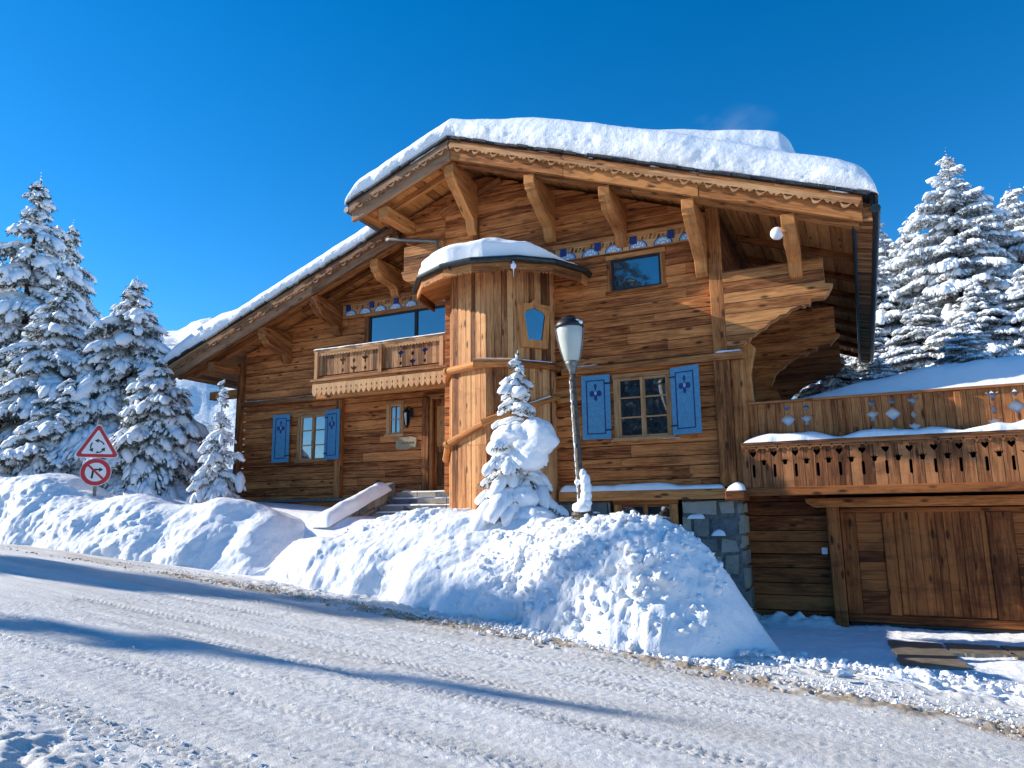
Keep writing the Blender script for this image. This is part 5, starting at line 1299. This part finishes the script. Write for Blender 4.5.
# ================================================================== ROAD SIGNS
def signs():
    p = Vector((-14.45, 9.97, 2.14)); S = empty('road_sign', tuple(p), 'signpost on the left bank with a red-edged triangle above a round no-turn sign', 'road sign')
    n = Vector((14.55, -9.95, 0)).normalized(); n = (Matrix.Rotation(R(-6), 3, 'Z')@n); ax = Vector((0, 0, 1)).cross(n).normalized(); up = Vector((0, 0, 1))
    up = (up + ax*-.01).normalized()
    mb = MB(); mb.tube([p+up*-.9, p+up*1.55], .035, 12); mb.build('pole', M_GREY, S)
    def tri(c, r, d0, d1, m, rc=.05):
        pts = []
        for k in range(3):
            a = math.pi/2+k*2*math.pi/3; cc = Vector((math.cos(a), math.sin(a)))*(r-2*rc)
            for j in range(6): t = a-math.pi/3+j*2*math.pi/3/5; pts.append((cc.x+rc*math.cos(t), cc.y+rc*math.sin(t)))
        m.prism([c+ax*x+up*y+n*d0 for x, y in pts], n*(d1-d0))
    def disc(c, r, d0, d1, m, k=40): m.prism([c+ax*r*math.cos(2*math.pi*i/k)+up*r*math.sin(2*math.pi*i/k)+n*d0 for i in range(k)], n*(d1-d0))
    def poly(c, pts, d0, d1, m): m.prism([c+ax*x+up*y+n*d0 for x, y in pts], n*(d1-d0))
    c = p+up*.98
    mb = MB(); tri(c, .50, .035, .05, mb); TP = mb.build('triangular_panel', M_WHITE, S)
    mb = MB(); tri(c, .475, .0505, .054, mb); mb.build('red_border', M_RED, TP)
    mb = MB(); tri(c, .345, .0545, .058, mb, .02); mb.build('white_field', M_WHITE, TP)
    mb = MB()
    for k in range(3):                       # three arrows turning round a circle
        a0 = R(20+120*k); a1 = a0+R(68); r0 = .125; w = .012; cc = c+up*-.02
        arc = [(math.cos(a0+(a1-a0)*j/7), math.sin(a0+(a1-a0)*j/7)) for j in range(8)]
        poly(cc, [(x*(r0-w), y*(r0-w)) for x, y in arc]+[(x*(r0+w), y*(r0+w)) for x, y in arc[::-1]], .0585, .061, mb)
        tx, ty = -math.sin(a1), math.cos(a1); ex, ey = r0*math.cos(a1), r0*math.sin(a1); rx, ry = math.cos(a1), math.sin(a1)
        poly(cc, [(ex+rx*.045-tx*.01, ey+ry*.045-ty*.01), (ex+tx*.062, ey+ty*.062), (ex-rx*.045-tx*.01, ey-ry*.045-ty*.01)], .0585, .061, mb)
    mb.build('turning_arrows', M_SIGNBLK, TP)
    c = p+up*.43
    mb = MB(); disc(c, .29, .035, .05, mb); RP = mb.build('round_panel', M_WHITE, S)
    mb = MB(); disc(c, .278, .0505, .054, mb); mb.build('red_border', M_RED, RP)
    mb = MB(); disc(c, .195, .0545, .057, mb); mb.build('white_field', M_WHITE, RP)
    mb = MB(); poly(c, [(-.085, -.13), (-.045, -.13), (-.03, .02), (-.01, .035), (.06, .035), (.06, .005), (.135, .052), (.06, .10), (.06, .07), (-.02, .07), (-.06, .045), (-.07, .02)], .0575, .060, mb)
    mb.build('turn_arrow', M_SIGNBLK, RP)
    mb = MB(); poly(c, [(-.155, .125), (-.125, .155), (.155, -.125), (.125, -.155)], .0605, .063, mb); mb.build('red_bar', M_RED, RP)
    mb = MB()
    for z in (.43, .85, 1.1): mb.box(p.x-.05, p.x+.05, p.y-.05, p.y+.05, p.z+z-.02, p.z+z+.02)
    mb.build('clamp', M_GREY, S)
    S.location = (-15.79, 10.9, 2.186); S.scale = (1.093, 1.093, 1.093)
signs()

# ================================================================== CHIMNEY STEAM
def steam():
    bm = bmesh.new(); bmesh.ops.create_icosphere(bm, subdivisions=3, radius=1)
    me = bpy.data.meshes.new('smoke'); bm.to_mesh(me); bm.free()
    m = bpy.data.materials.new('smoke'); m.use_nodes = True; t = m.node_tree; t.nodes.clear()
    out = t.nodes.new('ShaderNodeOutputMaterial'); pv = t.nodes.new('ShaderNodeVolumePrincipled'); pv.inputs['Color'].default_value = (.95, .96, .97, 1)
    tc = t.nodes.new('ShaderNodeTexCoord'); ns = t.nodes.new('ShaderNodeTexNoise'); ns.inputs['Scale'].default_value = 1.7; ns.inputs['Detail'].default_value = 4
    ln = t.nodes.new('ShaderNodeVectorMath'); ln.operation = 'LENGTH'; t.links.new(tc.outputs['Object'], ln.inputs[0]); t.links.new(tc.outputs['Object'], ns.inputs['Vector'])
    mr = t.nodes.new('ShaderNodeMapRange'); mr.inputs[1].default_value = 1; mr.inputs[2].default_value = .1; t.links.new(ln.outputs['Value'], mr.inputs[0])
    m2 = t.nodes.new('ShaderNodeMapRange'); m2.inputs[1].default_value = .44; m2.inputs[2].default_value = .75; t.links.new(ns.outputs[0], m2.inputs[0])
    mu = t.nodes.new('ShaderNodeMath'); mu.operation = 'MULTIPLY'; t.links.new(mr.outputs[0], mu.inputs[0]); t.links.new(m2.outputs[0], mu.inputs[1])
    m3 = t.nodes.new('ShaderNodeMath'); m3.operation = 'MULTIPLY'; m3.inputs[1].default_value = .42; t.links.new(mu.outputs[0], m3.inputs[0]); t.links.new(m3.outputs[0], pv.inputs['Density']); t.links.new(pv.outputs[0], out.inputs['Volume'])
    me.materials.append(m); o = link('smoke', me); o.location = (-2.75, 21.0, 12.9); o.scale = (1.5, .8, .75); tag(o, 'thin wisp of chimney steam above the roof ridge', 'steam', kind='stuff')
steam()
